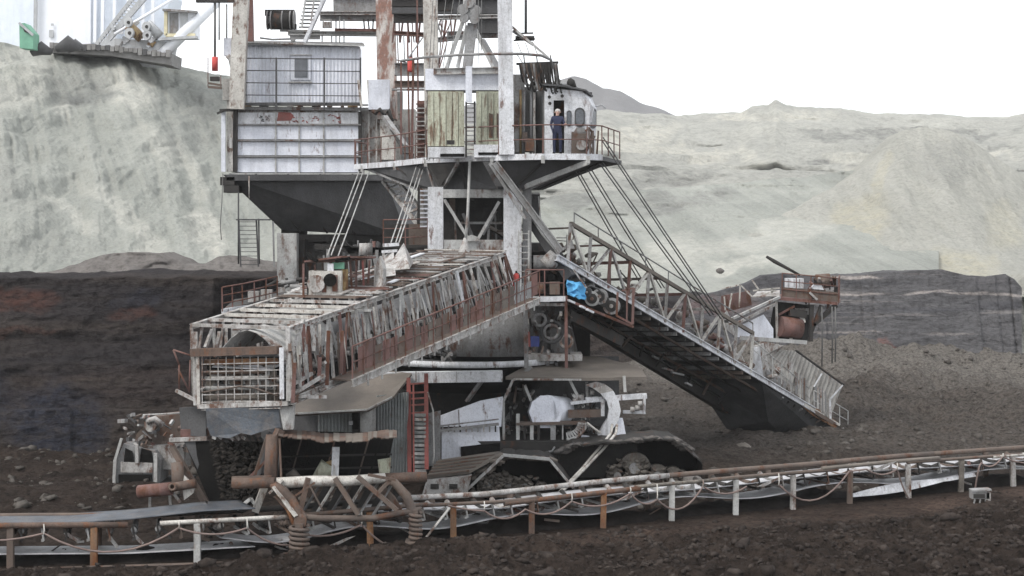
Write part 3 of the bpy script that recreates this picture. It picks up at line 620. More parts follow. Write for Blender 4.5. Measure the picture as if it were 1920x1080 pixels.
# side part right of the box
sdp = put('side_house', MB().box(P(705,262,85.5), (1.35,2.5,3.0)), WHD, EX)
for x in (692,706,720): put('side_rib', MB().bar(P(x,212,84.1), P(x,318,84.1), .07), GRL, sdp)
put('grey_box', MB().box(P(711,178,82.9), (1.0,.6,1.45)), WHC, EX)
put('cable_tangle', MB().tube([P(694,204,82.8),P(705,212,82.6),P(712,205,82.6),P(722,216,82.6),P(728,206,82.6),P(735,228,82.6)], .12, 6), DK, EX)
put('stair_string', MB().bar(P(722,220,81.5), P(772,292,78), .22), GR, EX)
put('stair_string', MB().bar(P(735,235,81), P(765,288,77.8), .4, .06), DK, EX)
bk = put('back_house', MB().box(P(752,255,86), (1.5,1.5,2.6)), PIP, EX)
put('doorway', MB().box(P(765,278,85.2), (.55,.05,1.1)), GR, bk); put('window', MB().box(P(748,190,85.1), (.4,.05,1)), GRL, bk)
# hull under the ballast box
ha = [P(418,330,83.6), P(720,330,83.6), P(760,330,92), P(470,330,92)]
ha = [Vector((p.x,p.y,12.42)) for p in ha]
hb_ = [Vector((-11.6,86,9.7)), Vector((-5.2,84.6,9.35)), Vector((-4.4,92,9.4)), Vector((-10.4,92,9.6))]
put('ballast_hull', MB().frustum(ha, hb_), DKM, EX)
put('hull_belt', MB().bar(P(425,333,83.5), P(718,333,83.5), .2, .3), DKM, EX)
put('hull_step', MB().box(P(437,355,84), (.75,1.2,.35)), DK, EX)
put('hull_step', MB().box(P(430,340,84), (.7,1.2,.4)), DK, EX)
for k in range(4): put('hull_stiffener', MB().bar(lerp(ha[0],ha[1],.2+k*.2), lerp(hb_[0],hb_[1],.15+k*.22), .12, .12), DK, EX)
put('drain_pipe', MB().tube([P(467,330,83.2), P(467,372,83.3)], .03, 5), PIP, EX)
put('hanging_wire', MB().tube([P(418,325,83.2), P(416,380,83.2), P(413,420,83.2), P(415,450,83.2)], .02, 4), ROP, EX)
# crew hut
YH = 84.4
hx0, hx1, hy0, hy1 = 461, 676, 87, 193
hut = put('crew_hut', MB().box(P((hx0+hx1)/2,(hy0+hy1)/2,YH+1.5), ((hx1-hx0)*YH/F-.04, 2.8, (hy1-hy0)*YH/F)), WHC, EX)
def hq(x0, x1, y0, y1): return (P(x0,y1,YH+.05), P(x1,y1,YH+.05), P(x1,y0,YH+.05), P(x0,y0,YH+.05))
for x0, x1, y0, y1, n in ((461,546,88,192,12),(581,676,88,192,14),(546,581,88,103,5),(546,581,151,192,5)):
    put('corrugated_sheet', MB().corr(*hq(x0+.3,x1-.3,y0,y1), n, .05), WHC, hut)
put('roof', MB().slab([P(455,84,YH-.35), P(683,87,YH-.35), P(680,84,YH+3), P(461,80,YH+3)], (0,0,.12)), GR, hut)
put('roof_gutter', MB().bar(P(458,79,YH-.37), P(684,86,YH-.37), .08, .07), GRL, hut)
wf = put('window', MB().box(P(564,126.5,YH-.02), (.98,.08,1.22)), WHC, hut); wf.data.materials[0] = WHC
put('pane', MB().box(P(564.5,127,YH-.08), (.64,.05,.97)), GLS, wf)
put('sill', MB().box(P(563,154,YH-.08), (1.15,.16,.05)), GRL, wf); put('hood', MB().box(P(564,103,YH-.08), (1.08,.14,.04)), GRL, wf)
put('side_strip', MB().slab([P(449,190,YH), P(460.5,192,YH-.05), P(460.5,88,YH-.05), P(449,100,YH)], (0,.3,0)), PIP, hut)
hr = put('hut_railing', MB().tube([P(450,109,83.4), P(677,111,83.4)], .03, 6).tube([P(450,132,83.4), P(677,134,83.4)], .025, 5).tube([P(450,155,83.4), P(677,157,83.4)], .025, 5).tube([P(450,178,83.4), P(677,180,83.4)], .025, 5), DKM, EX)
for x in (450,518,608,676): put('post', MB().bar(P(x,108,83.4), P(x,206,83.4), .08), DKM, hr)
put('hut_edge', MB().bar(P(455,195,83.6), P(676,195,83.6), .2, .1), DKM, EX)
for x0, x1, y0, y1 in ((672,684,150,200),(690,700,150,205)): put('yellow_post', MB().bar(P(x0,y0,83.2), P(x1-6,y1,83.2), .12), PIP, EX)
# left frame: electric box, hanging rods with a red weight in a basket
put('electric_box', MB().box(P(427,88,83.4), (.36,.3,.85)), WHC, EX); put('box_neck', MB().tube([P(427,104,83.3), P(432,112,83.3), P(436,140,83.3)], [.14,.1,.05], 8), GRL, EX)
put('left_beam', MB().bar(P(368,2,83), P(440,2,83), .3, .14), DK, EX)
put('hang_rod', MB().tube([P(403,4,83), P(403,108,83)], .06, 8), ROP, EX); put('hang_rod', MB().tube([P(411,4,83), P(411,75,83)], .04, 8), GR, EX); put('hang_rod', MB().tube([P(425,8,83), P(425,72,83)], .04, 8), GR, EX)
put('red_weight', MB().tube([P(403,107,83), P(403,133,83)], .15, 14), REDB, EX)
bs = put('basket', MB().box(P(403,148,83), (.42,.4,.2)), DK, EX)
for x in (390, 414): put('basket_post', MB().bar(P(x,108 if x < 400 else 142,82.8), P(x,163,82.8), .04), RR, bs)
put('basket_rail', MB().bar(P(390,156,82.8), P(416,160,82.8), .1).bar(P(390,163,82.8), P(416,165,82.8), .12), RUM, bs)

# --- columns, braces under the deck
put('column', MB().box(Vector((P(817,0,69.3).x,69.3,9.9)), (.62,.55,3.2)), WH, EX)
put('column', MB().box(Vector((P(961,0,68.6).x,68.6,9.15)), (.72,.7,4.7)), WH, EX); put('column_side', MB().box(Vector((P(988,0,68.8).x,68.8,9.4)), (.36,.6,4.2)), GR, EX)
put('cap_beam', MB().box(P(888,363,69), (2.45,.5,.34)), GRL, EX); put('sill_beam', MB().box(P(888,464,69), (2.4,.4,.62)), GRL, EX)
put('back_panel', MB().box(P(888,415,72.6), (2.9,.1,2.3)), DK, EX)
for a, b, Y, w in (((833,374),(880,450),69,.2),((936,378),(894,452),69,.2),((868,400),(888,448),70.5,.12),((930,395),(905,440),70.5,.12)):
    put('brace', MB().bar(P(*a,Y), P(*b,Y), w, .12), GRL if Y < 70 else GR, EX)
put('inner_beam', MB().bar(P(860,418,71.5), P(945,418,71.5), .1), GRL, EX)
for x in (852,878,928): put('inner_post', MB().bar(P(x,395,71.8), P(x+3,455,71.8), .08), GR, EX)
put('inner_door', MB().box(P(848,383,72.4), (.25,.1,.5)), RUM, EX)
put('gusset', MB().slab([P(868,452,68.6), P(900,452,68.6), P(895,444,68.6), P(884,440,68.6), P(872,446,68.6)], (0,.1,0)), GRL, EX)
put('drain_rod', MB().tube([P(881,300,67.8), P(877,400,67.7), P(873,450,67.6)], .06, 7), GRL, EX)
lv = put('louvre_screen', MB().box(P(799,390,70.6), (.5,.05,1.6)), WHD, EX)
for k in range(9): put('slat', MB().box(P(799,358+k*8.3,70.45), (.5,.1,.06)), WHC, lv)
# lattice leg rising left of the columns
lt = put('lattice_leg', MB().bar(P(718,340,79), P(790,430,73), .14).bar(P(742,335,79), P(800,405,73), .14), WHD, EX)
for k in range(6):
    a = lerp(P(718,340,79), P(790,430,73), k/6); b = lerp(P(742,335,79), P(800,405,73), (k+.8)/6)
    put('lattice_bar', MB().bar(a, b, .1), WHD, lt)
    c_ = lerp(P(718,340,79), P(790,430,73), (k+.9)/6); put('lattice_bar', MB().bar(b, c_, .07), GRL, lt)
put('lattice_post', MB().bar(P(788,345,72), P(786,440,72), .2), DK, EX)
# red guarded landing behind the left column
pf = put('landing', MB().box(P(762,462,71), (1.9,1.2,.12)), DK, EX)
railing(EX, [P(719,462,70.6), P(760,462,70.4), P(802,460,70.3)], 1.1, RR, .7, .03, 2, 'landing_railing')
put('landing_box', MB().box(P(745,440,72.5), (1.2,.6,.9)), DK, EX); put('landing_box', MB().box(P(785,440,72), (.8,.6,.9)), RUM, EX)
# dark diagonal member and the transfer chute down to the wheel boom
put('diagonal_strut', MB().ibeam(P(927,305,66.8), P(1052,472,67.2), .22, .26, .05), GR, EX)
put('diagonal_strut', MB().bar(P(918,306,66.9), P(985,410,67.0), .12), GR, EX)
ch = put('transfer_chute', MB().box(P(997,388,69.2), (.66,.6,1.05)), DKM, EX)
put('chute_lip', MB().box(P(994,363,69), (.75,.7,.07)), GRL, ch); put('chute_rib', MB().bar(P(990,368,68.8), P(990,408,68.8), .05), DK, ch); put('chute_rib', MB().bar(P(1010,368,68.8), P(1014,420,68.8), .06), GRL, ch)
put('chute_run', MB().bar(P(995,408,69.2), P(1070,520,68.6), .55, .4), DKM, EX)
put('chute_pipe', MB().tube([P(1000,412,68.8), P(1018,440,68.7), P(1040,466,68.6), P(1050,483,68.5)], .06, 8), GRL, EX)
ladder(EX, P(982,562,68), P(982,432,68), .4, GRL, n=11)
# walkway between booms
wk = put('walkway', MB().box(P(1018,560,67.2), (1.75,1.2,.16)), WHD, EX)
put('walkway_edge', MB().bar(P(972,562,66.5), P(1060,560,66.5), .08, .2), WH, wk); put('walkway_edge', MB().bar(P(985,571,66.8), P(1060,571,66.8), .08, .12), WHD, wk)
railing(EX, [P(986,555,66.5), P(1057,555,66.5)], 1.02, RR, .7, .03, 1, 'walkway_railing')
put('walkway_stay', MB().bar(P(960,583,66.8), P(1030,566,66.7), .08), GRL, EX)
put('motor_housing', MB().box(P(1022,525,69.4), (1.5,1.2,1.6)), BLK, EX)
put('motor', MB().tube([P(1000,492,68.6), P(1030,492,68.6)], .3, 14), GR, EX); put('motor_dome', MB().tube([P(1022,478,68.4), P(1036,492,68.4), P(1044,500,68.4)], [.3,.36,.1], 14), WHD, EX)
put('electric_motor', MB().tube([P(1000,540,67.6), P(1022,540,67.6)], .22, 12), RU, EX); put('gearbox', MB().box(P(1040,540,67.5), (.4,.3,.5)), RUM, EX)
put('walkway_post', MB().bar(P(1061,555,66.8), P(1062,690,66.9), .12), RR, EX)

# --- discharge boom (near left): four chords, lattice sides, planked top, side walkway
Bn, Br = P(545,752,52), P(975,566,66); Tn, Tr = P(540,618,52.2), P(945,476,65.7)
cv = Vector((-3.25, 1.6, 0))
db = put('discharge_boom', MB().ibeam(Bn, Br, .16, .24, .035).ibeam(Tn, Tr, .14, .16, .03).ibeam(Bn+cv, Br+cv, .16, .24, .035).ibeam(Tn+cv, Tr+cv, .14, .16, .03), WHD, EX)
nb = 26
for k in range(nb+1):
    t = k/nb; a = lerp(Bn, Br, t); b = lerp(Tn, Tr, t); m_ = random.choice([WHD, WHD, WH, GRL, PIP, RR])
    put('lattice_post', MB().bar(a+Vector((R(-.05,.05),0,.1)), b+Vector((R(-.05,.05),0,0)), .1, .1), m_, db)
    if k < nb:
        a2 = lerp(Bn, Br, (k+1)/nb); b2 = lerp(Tn, Tr, (k+1)/nb)
        if k % 2: put('lattice_diagonal', MB().bar(a, b2, .07), random.choice([WHD,GRL,RR]), db)
        else: put('lattice_diagonal', MB().bar(b, a2, .07), random.choice([WHD,GRL,GR]), db)
        # bent guard bars hanging in front of the lattice
        for q in range(4):
            tt = t+R(0,1)/nb; u = R(.0,.5); v_ = u+R(.25,.6); o_ = Vector((.1,-.12,0))
            c_, d_ = lerp(Bn, Br, tt), lerp(Tn, Tr, tt+R(-.012,.012))
            put('guard_bar', MB().bar(lerp(c_, d_, u)+o_, lerp(c_, d_, min(1, v_))+o_, R(.03,.085), .03), random.choice([WHD,WHD,PIP,GRL,RR,RUM,GR]), db)
for k in range(0, nb+1, 2):
    t = k/nb; a = lerp(Bn, Br, t)+cv; b = lerp(Tn, Tr, t)+cv
    put('lattice_post', MB().bar(a, b, .1), random.choice([WHD,GRL]), db)
    if k < nb: put('lattice_diagonal', MB().bar(a, lerp(Tn, Tr, t+1/nb)+cv, .07), WHD, db)
for k in range(nb*2+1):       # cross bars and planks over the top
    t = k/(nb*2); a = lerp(Tn, Tr, t); b = a+cv
    if t < .3:
        if k % 3 == 0: put('cross_bar', MB().bar(a+Vector((0,0,.05)), b+Vector((0,0,.05)), .13, .1), random.choice([WHD,PIP,WHD]), db)
        elif R(0,1) < .55: put('plank', MB().bar(a.lerp(b,R(.0,.5))+Vector((0,0,-.1)), a.lerp(b,R(.6,1))+Vector((0,0,-.12)), R(.1,.25), .04), random.choice([RUM,GRL,GR,WHD]), db)
    else:
        dz = R(0,.05); put('plank', MB().bar(a.lerp(b, R(-.03,.1))+Vector((0,0,.1+dz)), a.lerp(b, R(.88,1.03))+Vector((0,0,.1+R(0,.05))), R(.16,.3), .04), random.choice([WHD,WHD,PIP,GRL,RUM,RR,GR,RUM]), db)
for k in range(14):
    t = R(.3,.97); s_ = R(.1,.9); a = lerp(Tn, Tr, t)+cv*s_+Vector((0,0,.2)); d = (Tr-Tn).normalized()*R(.6,1.6)
    put('loose_plank', MB().bar(a, a+d+cv*R(-.1,.1), R(.1,.22), .04), random.choice([WH,WHD,RUM,PIP]), db)
# belt, hood and rollers inside
put('belt', MB().slab([lerp(Bn,Tn,.42)+cv*.2, lerp(Br,Tr,.42)+cv*.2, lerp(Br,Tr,.42)+cv*.8, lerp(Bn,Tn,.42)+cv*.8], (0,0,.04)), BELT, db)
put('return_belt', MB().slab([Bn+cv*.2+Vector((0,0,.35)), Br+cv*.2+Vector((0,0,.35)), Br+cv*.8+Vector((0,0,.35)), Bn+cv*.8+Vector((0,0,.35))], (0,0,.03)), DKM, db)
put('floor_plate', MB().slab([Bn+Vector((0,0,-.13)), Br+Vector((0,0,-.13)), Br+cv+Vector((0,0,-.13)), Bn+cv+Vector((0,0,-.13))], (0,0,-.03)), DK, db)
hd = []
for t in (.03, .24):
    hd.append([lerp(lerp(Bn,Br,t), lerp(Tn,Tr,t), .5+.42*math.sin(math.pi*k/8))+cv*(.15+.7*k/8) for k in range(9)])
mbh = MB(); mbh.add(hd[0]+hd[1], [(k, k+1, k+10, k+9) for k in range(8)], True); hood = put('belt_hood', mbh, GRL, db)
md = hood.modifiers.new('s', 'SOLIDIFY'); md.thickness = .03
for k in range(16):
    t = .02+k*.04; a = lerp(Bn, Br, t)+Vector((0,0,.55)); put('idler', MB().tube([a+cv*.12, a+cv*.88], .08, 8), random.choice([GR,RUM,WHD]), db)
# side walkway along the near face
off = Vector((.75,-.38,0))
sw = put('side_walkway', MB().slab([Bn+Vector((.05,0,.12)), Br+Vector((.05,0,.12)), Br+off+Vector((0,0,.12)), lerp(Bn,Br,.14)+off+Vector((0,0,.12)), lerp(Bn,Br,.14)+Vector((.05,0,.12))], (0,0,.05)), RUM, EX)
put('walkway_edge', MB().ibeam(lerp(Bn,Br,.14)+off+Vector((0,0,.06)), Br+off+Vector((0,0,.06)), .1, .24, .03), WHD, sw)
wr = [lerp(Bn,Br,t)+off+Vector((0,0,.2)) for t in (.14,.35,.55,.75,1)]
railing(EX, wr, 1.02, RR, .62, .028, 1, 'side_railing')
for k in range(26):
    t = .16+k*.032; a = lerp(Bn,Br,t)+off+Vector((0,.03,.2)); b = lerp(Bn,Br,t+.029)+off+Vector((0,.03,.2)); h = R(.55,.85)
    if R(0,1) < .93: put('guard_plate', MB().slab([a+Vector((0,0,.14)), b+Vector((0,0,.14)), b+Vector((0,0,.14+h)), a+Vector((0,0,.14+h+R(-.03,.03)))], (.0,.02,0)), random.choice([RR,RUM,RR,GR,TAN]), sw)
for k in range(15):
    a = lerp(Bn, Br, .2+k*.055)+off; put('clamp', MB().bar(a+Vector((0,-.06,.2)), a+Vector((0,-.06,-.22)), .06), GRL, sw)
for x0, y0, x1, y1, Y in ((553,700,549,775,52.5),(616,640,613,742,53.8),(642,640,640,720,54.6),(600,690,598,735,53.5)):
    put('rust_upright', MB().bar(P(x0,y0-20,Y-.5), P(x1,y1-20,Y-.5), .11), RR, EX)
bars(EX, 'lower_stay', WHD, [(P(548,740,52.2),P(608,703,53)),(P(550,720,52.3),P(585,700,53)),(P(575,744,52.6),P(612,744,53)),(P(545,745,52.2),P(580,742,52.6))], .1)
for k in range(16):
    x = R(552,610); y = R(670,735); Y = 53.3; put('broken_idler', MB().tube([P(x,y,Y), P(x+R(-14,14),y+R(-9,9),Y+R(-.2,.2))], R(.04,.09), 7), random.choice([WHD,GRL,GR,DK,RUM]), EX)
# cage front
fl, fr2 = P(368,760,53.3), P(541,752,52); ftl, ftr = P(366,622,53.5), P(540,616,52.2)
cg = put('cage_frame', MB().bar(fl, ftl, .15).bar(fr2, ftr, .13).bar(P(372,762,53.2), P(541,756,52), .14), WHD, EX)
put('rust_lintel', MB().bar(P(362,661,53.35), P(524,656,52.1), .35, .24), RU, cg)
put('cage_post', MB().bar(P(528,652,52), P(529,748,52), .13), WH, cg); put('cage_post', MB().bar(P(371,668,53.2), P(373,762,53.2), .1), PIP, cg)
put('cage_post', MB().bar(P(541,560,52.5)+Vector((0,0,-.8)), P(544,660,52), .1), RU, cg)
put('cage_post', MB().bar(P(568,608,52.9), P(572,660,52.8), .12), RR, cg)
def cp(x, y): return P(x, y, 53.15+(x-377)/(530-377)*(-1.1))
for k in range(11): x = 379+k*15; put('grille_bar', MB().bar(cp(x,668+R(-1,1)), cp(x+R(-1,1),765), .028), TAN if k % 4 == 1 else WHD, cg)
for k in range(7): y = 683+k*14.3; put('grille_bar', MB().bar(cp(378,y), cp(526,y-3+R(-1,1)), .028), WHD, cg)
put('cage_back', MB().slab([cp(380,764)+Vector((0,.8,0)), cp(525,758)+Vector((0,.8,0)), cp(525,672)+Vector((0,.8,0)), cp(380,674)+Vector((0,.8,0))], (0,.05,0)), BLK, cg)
for k in range(26):
    x = 382+k*5.4; put('cage_idler', MB().tube([cp(x,R(676,730))+Vector((0,.55,0)), cp(x+R(-5,5),R(732,762))+Vector((0,.5,0))], R(.05,.15), 8), random.choice([WHD,TAN,GRL,RUM,WHD]), cg)
for y, m_ in ((681,RUO),(700,RU),(712,WHD),(730,GRL),(748,TAN),(758,WHD)): put('cage_roller', MB().tube([cp(382,y)+Vector((0,.3,0)), cp(R(440,524),y-2)+Vector((0,.3,0))], R(.06,.1), 8), m_, cg)
put('sagging_cable', MB().tube([cp(378,736), cp(410,731), cp(450,724), cp(475,727), cp(520,742)], .03, 5), RUM, cg)
bars(EX, 'cage_bracket', RR, [(P(325,656,53.5),P(336,684,53.5)),(P(336,684,53.5),P(336,730,53.5)),(P(325,656,53.5),P(362,668,53.4)),(P(357,675,53.4),P(355,735,53.4)),(P(334,692,53.5),P(356,736,53.5))], .06, kind='tube')
put('bracket_foot', MB().bar(P(330,732,53.5), P(366,750,53.3), .1), WHD, EX)
bars(EX, 'top_brace', WHD, [(P(398,618,53.8),P(385,652,53.5)),(P(424,610,54.3),P(424,650,54)),(P(436,608,54.5),P(436,652,54.2)),(P(446,600,54.8),P(449,650,54.5)),(P(412,622,54.1),P(407,652,53.9)),(P(569,600,53),P(552,650,52.4)),(P(592,595,53.8),P(588,660,53))], .1)
# skirt and chute below the cage
sk = put('rubber_skirt', MB().slab([P(386,766,52.9), P(522,763,52.2), P(526,800,52.2), P(510,812,52.3), P(500,806,52.3), P(470,816,52.4), P(452,812,52.5), P(430,822,52.6), P(396,818,52.9), P(388,800,52.9)], (0,.06,0)), RUB, EX)
put('chute_side', MB().slab([P(524,765,52.2), P(552,757,52.2), P(549,805,52.3), P(531,806,52.2)], (0,.3,0)), GRL, EX)
put('chute_side', MB().slab([P(336,765,54), P(386,762,53.6), P(386,820,53.6), P(340,815,54)], (0,.1,0)), DKM, EX)
# equipment standing on the boom roof
def tp(t, s_): return lerp(Tn, Tr, t)+cv*s_
eq = put('winch_house', MB().box(P(612,532,58), (1.1,.9,.9)), PIP, EX)
for x_ in (586,608,628): put('red_door', MB().box(P(x_,R(528,538),57.52), (R(.14,.24),.03,R(.3,.6))), RR, eq)
put('house_roof', MB().slab([P(570,492,57.5), P(640,483,57.5), P(705,484,60), P(640,492,61)], (0,0,.06)), RR, eq)
for a, b, m_ in (((569,494),(569,556),RR),((577,500),(578,560),DK),((590,496),(592,520),RR),((605,492),(605,552),RUM),((622,490),(622,540),RR),((636,490),(638,560),RR),((656,486),(660,548),RR),((668,486),(668,540),RR),((680,488),(682,536),RD),((650,490),(652,556),RUM),((693,488),(690,536),RR)):
    put('house_post', MB().bar(P(*a,57.6+(a[0]-569)*.014), P(*b,57.6+(a[0]-569)*.014), .07), m_, eq)
put('teal_box', MB().box(P(634,498,58), (.4,.3,.22)), GNP, eq); put('white_box', MB().box(P(620,501,57.7), (.2,.2,.25)), WH, eq); put('drum', MB().tube([P(592,532,57.4), P(600,532,58)], .3, 14), WHD, eq)
put('drum', MB().disc(P(619,525,57.4), (0,1,0), .22, .1, 14), BLK, eq); put('panel', MB().slab([P(640,505,58), P(652,505,58), P(652,550,58), P(640,552,58)], (0,.1,0)), YEL, eq)
put('black_bar', MB().bar(P(630,490,57.5), P(655,484,58), .1), BLK, eq); put('hook', MB().tube([P(576,473,57.5), P(584,484,57.5), P(596,490,57.5)], .07, 6), BLK, eq)
put('white_bracket', MB().slab([P(700,556,58.4), P(716,552,58.4), P(718,505,58.6), P(712,480,59), P(702,500,58.6)], (.1,.3,0)), WHD, EX)
put('tarpaulin', MB().add([P(722,508,61), P(768,504,60), P(775,492,63), P(735,494,64), P(757,455,62)], [(0,1,4),(1,2,4),(2,3,4),(3,0,4),(0,3,2,1)]), WHD, EX)
put('tarpaulin', MB().add([P(712,520,60), P(742,516,60), P(738,470,62.5), P(718,480,63)], [(0,1,2,3),(3,2,1,0)]), WHD, EX)
put('white_ledge', MB().bar(P(718,460,63), P(748,458,63), .3, .12).bar(P(716,472,62.5), P(745,470,62.5), .3, .1), WH, EX)
put('cloth_bundle', MB().tube([P(872,446,66), P(870,470,66), P(880,500,66)], [.05,.22,.3], 8), WHD, EX)
put('root_beam', MB().box(P(890,492,66.6), (1.9,.4,.3)), GRL, EX)
put('side_box', MB().box(P(610,580,57), (3.2,2.2,.05)), GRL, EX)
# far side platform with red railing on the left
lp = put('left_platform', MB().slab([P(417,586,60), P(520,562,62), P(560,548,66), P(440,566,66)], (0,0,.1)), DK, EX)
put('platform_edge', MB().bar(P(417,584,59.9), P(490,571,61.5), .1, .16), WH, lp)
railing(EX, [P(417,584,59.9), P(455,577,60.8), P(520,562,62)], .85, RR, .5, .028, 2, 'left_railing')
for x, y in ((476,556),(500,553)): put('platform_box', MB().box(P(x,y,62.5), (.4,.3,.4)), WHD, EX)
put('light_roof', MB().slab([P(520,580,58), P(568,572,58), P(566,540,62), P(548,545,62)], (0,0,.06)), WHD, EX)

# --- support leg, ladder and clutter behind, under the ballast hull
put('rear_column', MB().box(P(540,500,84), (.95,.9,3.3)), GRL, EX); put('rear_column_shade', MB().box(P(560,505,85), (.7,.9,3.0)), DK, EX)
ladder(EX, P(468,500,82), P(464,412,82), .85, DKM, n=11, r=.035)
put('ladder_rail', MB().tube([P(447,360,82), P(447,495,82)], .04, 5).tube([P(485,410,82), P(486,495,82)], .04, 5), DKM, EX); put('ladder_landing', MB().box(P(475,412,82), (1.6,.5,.07)), DKM, EX)
put('rear_post', MB().bar(P(512,415,82), P(514,500,82), .08), GR, EX)
for x0, y0, x1, y1 in ((590,462,720,470),(640,450,700,520),(600,480,600,540),(680,455,690,505),(650,470,720,468)):
    put('rear_beam', MB().bar(P(x0,y0,80), P(x1,y1,80), .25), DK, EX)
for k in range(14):
    x = R(590,720); put('rear_post', MB().bar(P(x,R(455,480),79), P(x+R(-6,6),R(500,530),79), R(.05,.16)), random.choice([DK,GR,WHD,RUM]), EX)
put('rear_dark_box', MB().box(P(735,490,88), (4.6,1.5,3.4)), DK, EX); put('rear_dark_box', MB().box(P(552,490,88), (1.2,1.2,3.6)), DK, EX)  # dark boxes added to black out bright gaps below the hull
put('rear_deck', MB().box(P(650,446,87), (6.6,3,.35)), DK, EX)
for k in range(16):
    x = R(640,715); put('rear_pipe', MB().tube([P(x,R(448,470),80), P(x+R(-15,15),R(480,520),80)], R(.03,.1), 6), random.choice([GR,WHD,DKM,RR]), EX)
put('white_tank', MB().tube([P(686,456,77), P(686,478,77)], .3, 14), WHD, EX); put('rear_wall', MB().box(P(700,500,86), (7,.3,2.6)), DK, EX)
for k in range(9): put('rear_pipe', MB().tube([P(R(490,560),R(520,540),81), P(R(500,600),R(520,545),81)], R(.05,.12), 7), random.choice([GR,WHD,DK]), EX)

# --- hoisting ropes from the deck down to both booms
for (x0, y0, x1, y1) in ((673,322,614,478),(681,322,621,478),(692,322,634,480),(784,303,733,455),(792,303,742,455),(798,303,748,455)):
    put('rope', MB().tube([P(x0,y0,72), P((x0+x1)/2,(y0+y1)/2+1.5,67), P(x1,y1,61)], .026, 5), GRL, EX)
for (x0, y0, x1, y1) in ((1080,322,1200,530),(1086,322,1206,528),(1102,318,1240,540),(1108,316,1246,540),(1124,306,1332,592),(1129,304,1338,590),(1128,262,1352,598),(1131,258,1358,598)):
    put('rope', MB().tube([P(x0,y0,68), P((x0+x1)/2,(y0+y1)/2+2,71), P(x1,y1,75)], .028, 5), ROP, EX)
BLKC = earth('fresh_coal', ((.022,.02,.018),(.04,.035,.031),(.012,.011,.01)), 1.5, bumpd=.05)
MUDW = metal('mud_caked_steel', (.22,.2,.175), (.09,.08,.07), rust=.15, dirt=.9, dirtc=(.05,.043,.038), streak=False, rs=3)

# --- bucket wheel boom running away to the right
An, Ar = P(1044,483,68), P(1590,807,84)
def at_px(a, b, px):     # point of line a-b seen at column px
    k = (px-960)/F; t = (k*a.y-a.x)/((b.x-a.x)-k*(b.y-a.y)); return lerp(a, b, t), t
up_ = Vector((0,0,1)); cw2 = Vector((-3.3, 2.2, -.15))
end_top, t_end = at_px(An, Ar, 1407)
hgt = lambda t: 1.62+.28*t
def wb(t): return lerp(An, Ar, t)
def wt(t): return wb(t)+Vector((.12,0,hgt(t)))
wbm = put('wheel_boom', MB().ibeam(wb(.0), wb(.86), .2, .26, .04), WH, EX)
put('top_chord', MB().bar(wt(.03), wt(t_end), .15, .15).ibeam(wb(0)+cw2, wb(.95)+cw2, .2, .3, .04).bar(wt(.03)+cw2, wt(t_end)+cw2, .14), TAN, wbm)
nbay = 10; ts = [.03+(t_end-.03)*k/nbay for k in range(nbay+1)]
for k, t in enumerate(ts):
    m_ = random.choice([WHD,PIP,PIP,WHD,RR])
    put('lattice_post', MB().bar(wb(t), wt(t), .13), m_, wbm); put('lattice_post', MB().bar(wb(t)+cw2, wt(t)+cw2, .1), WHD, wbm)
    if k < nbay:
        a, b = (wb(t), wt(ts[k+1])) if k % 2 else (wt(t), wb(ts[k+1]))
        put('lattice_diagonal', MB().bar(a, b, .1), random.choice([WHD,PIP,PIP]), wbm)
        a, b = (wb(t), wt(ts[k+1])) if k % 2 == 0 else (wt(t), wb(ts[k+1])); put('lattice_diagonal', MB().bar(a+cw2, b+cw2, .08), RR, wbm)
        tm = (t+ts[k+1])/2; put('inner_post', MB().bar(wb(tm)+Vector((-.3,.3,0)), wb(tm)+Vector((-.3,.3,1.2)), .07), RR, wbm)
for k in range(nbay*2+1):
    t = .05+(t_end-.05)*k/(nbay*2)
    if k % 3 == 0: put('cross_bar', MB().bar(wt(t), wt(t)+cw2, R(.07,.14)), random.choice([WHD,RR,GRL,RUM]), wbm)
    put('floor_beam', MB().bar(wb(t)+Vector((0,0,-.22)), wb(t)+cw2+Vector((0,0,-.22)), .12, .16), random.choice([DK,DK,RUM,GR,MUDW]), wbm)
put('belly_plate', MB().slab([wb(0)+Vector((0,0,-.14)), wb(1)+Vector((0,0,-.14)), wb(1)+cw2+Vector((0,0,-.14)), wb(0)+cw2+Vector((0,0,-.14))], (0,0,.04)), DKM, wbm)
for k in range(4): put('belly_rail', MB().bar(wb(.02)+cw2*(.15+.23*k)+Vector((0,0,-.34)), wb(.97)+cw2*(.15+.23*k)+Vector((0,0,-.34)), .09, .1), DK if k % 2 else RUM, wbm)
put('material_belt', MB().slab([wb(.05)+cw2*.25+up_*.7, wb(.85)+cw2*.25+up_*.7, wb(.85)+cw2*.75+up_*.7, wb(.05)+cw2*.75+up_*.7], (0,0,.05)), SPOIL, wbm)
mbl = MB()
for k in range(9):
    pass
for k in range(110):       # clods and clutter along the belt
    t = R(.06,.78); s_ = R(.1,.85); c = wb(t)+cw2*s_+up_*R(.6,1.35); put('belt_clod', MB().tube([c-Vector((R(.1,.3),0,R(-.1,.1))), c, c+Vector((R(.1,.3),0,R(-.1,.1)))], [R(.05,.12),R(.12,.25),R(.04,.1)], 6), random.choice([RUM,WHD,PIP,RR,TAN]), wbm)
for k in range(80):
    t = R(.04,.8); s_ = R(.05,.7); c = wb(t)+cw2*s_+up_*R(.3,1.1); put('loose_strut', MB().bar(c, c+Vector((R(-.6,.6),R(-.2,.2),R(-.5,.6))), R(.04,.09)), random.choice([WHD,GRL,RR,DK,RUM]), wbm)
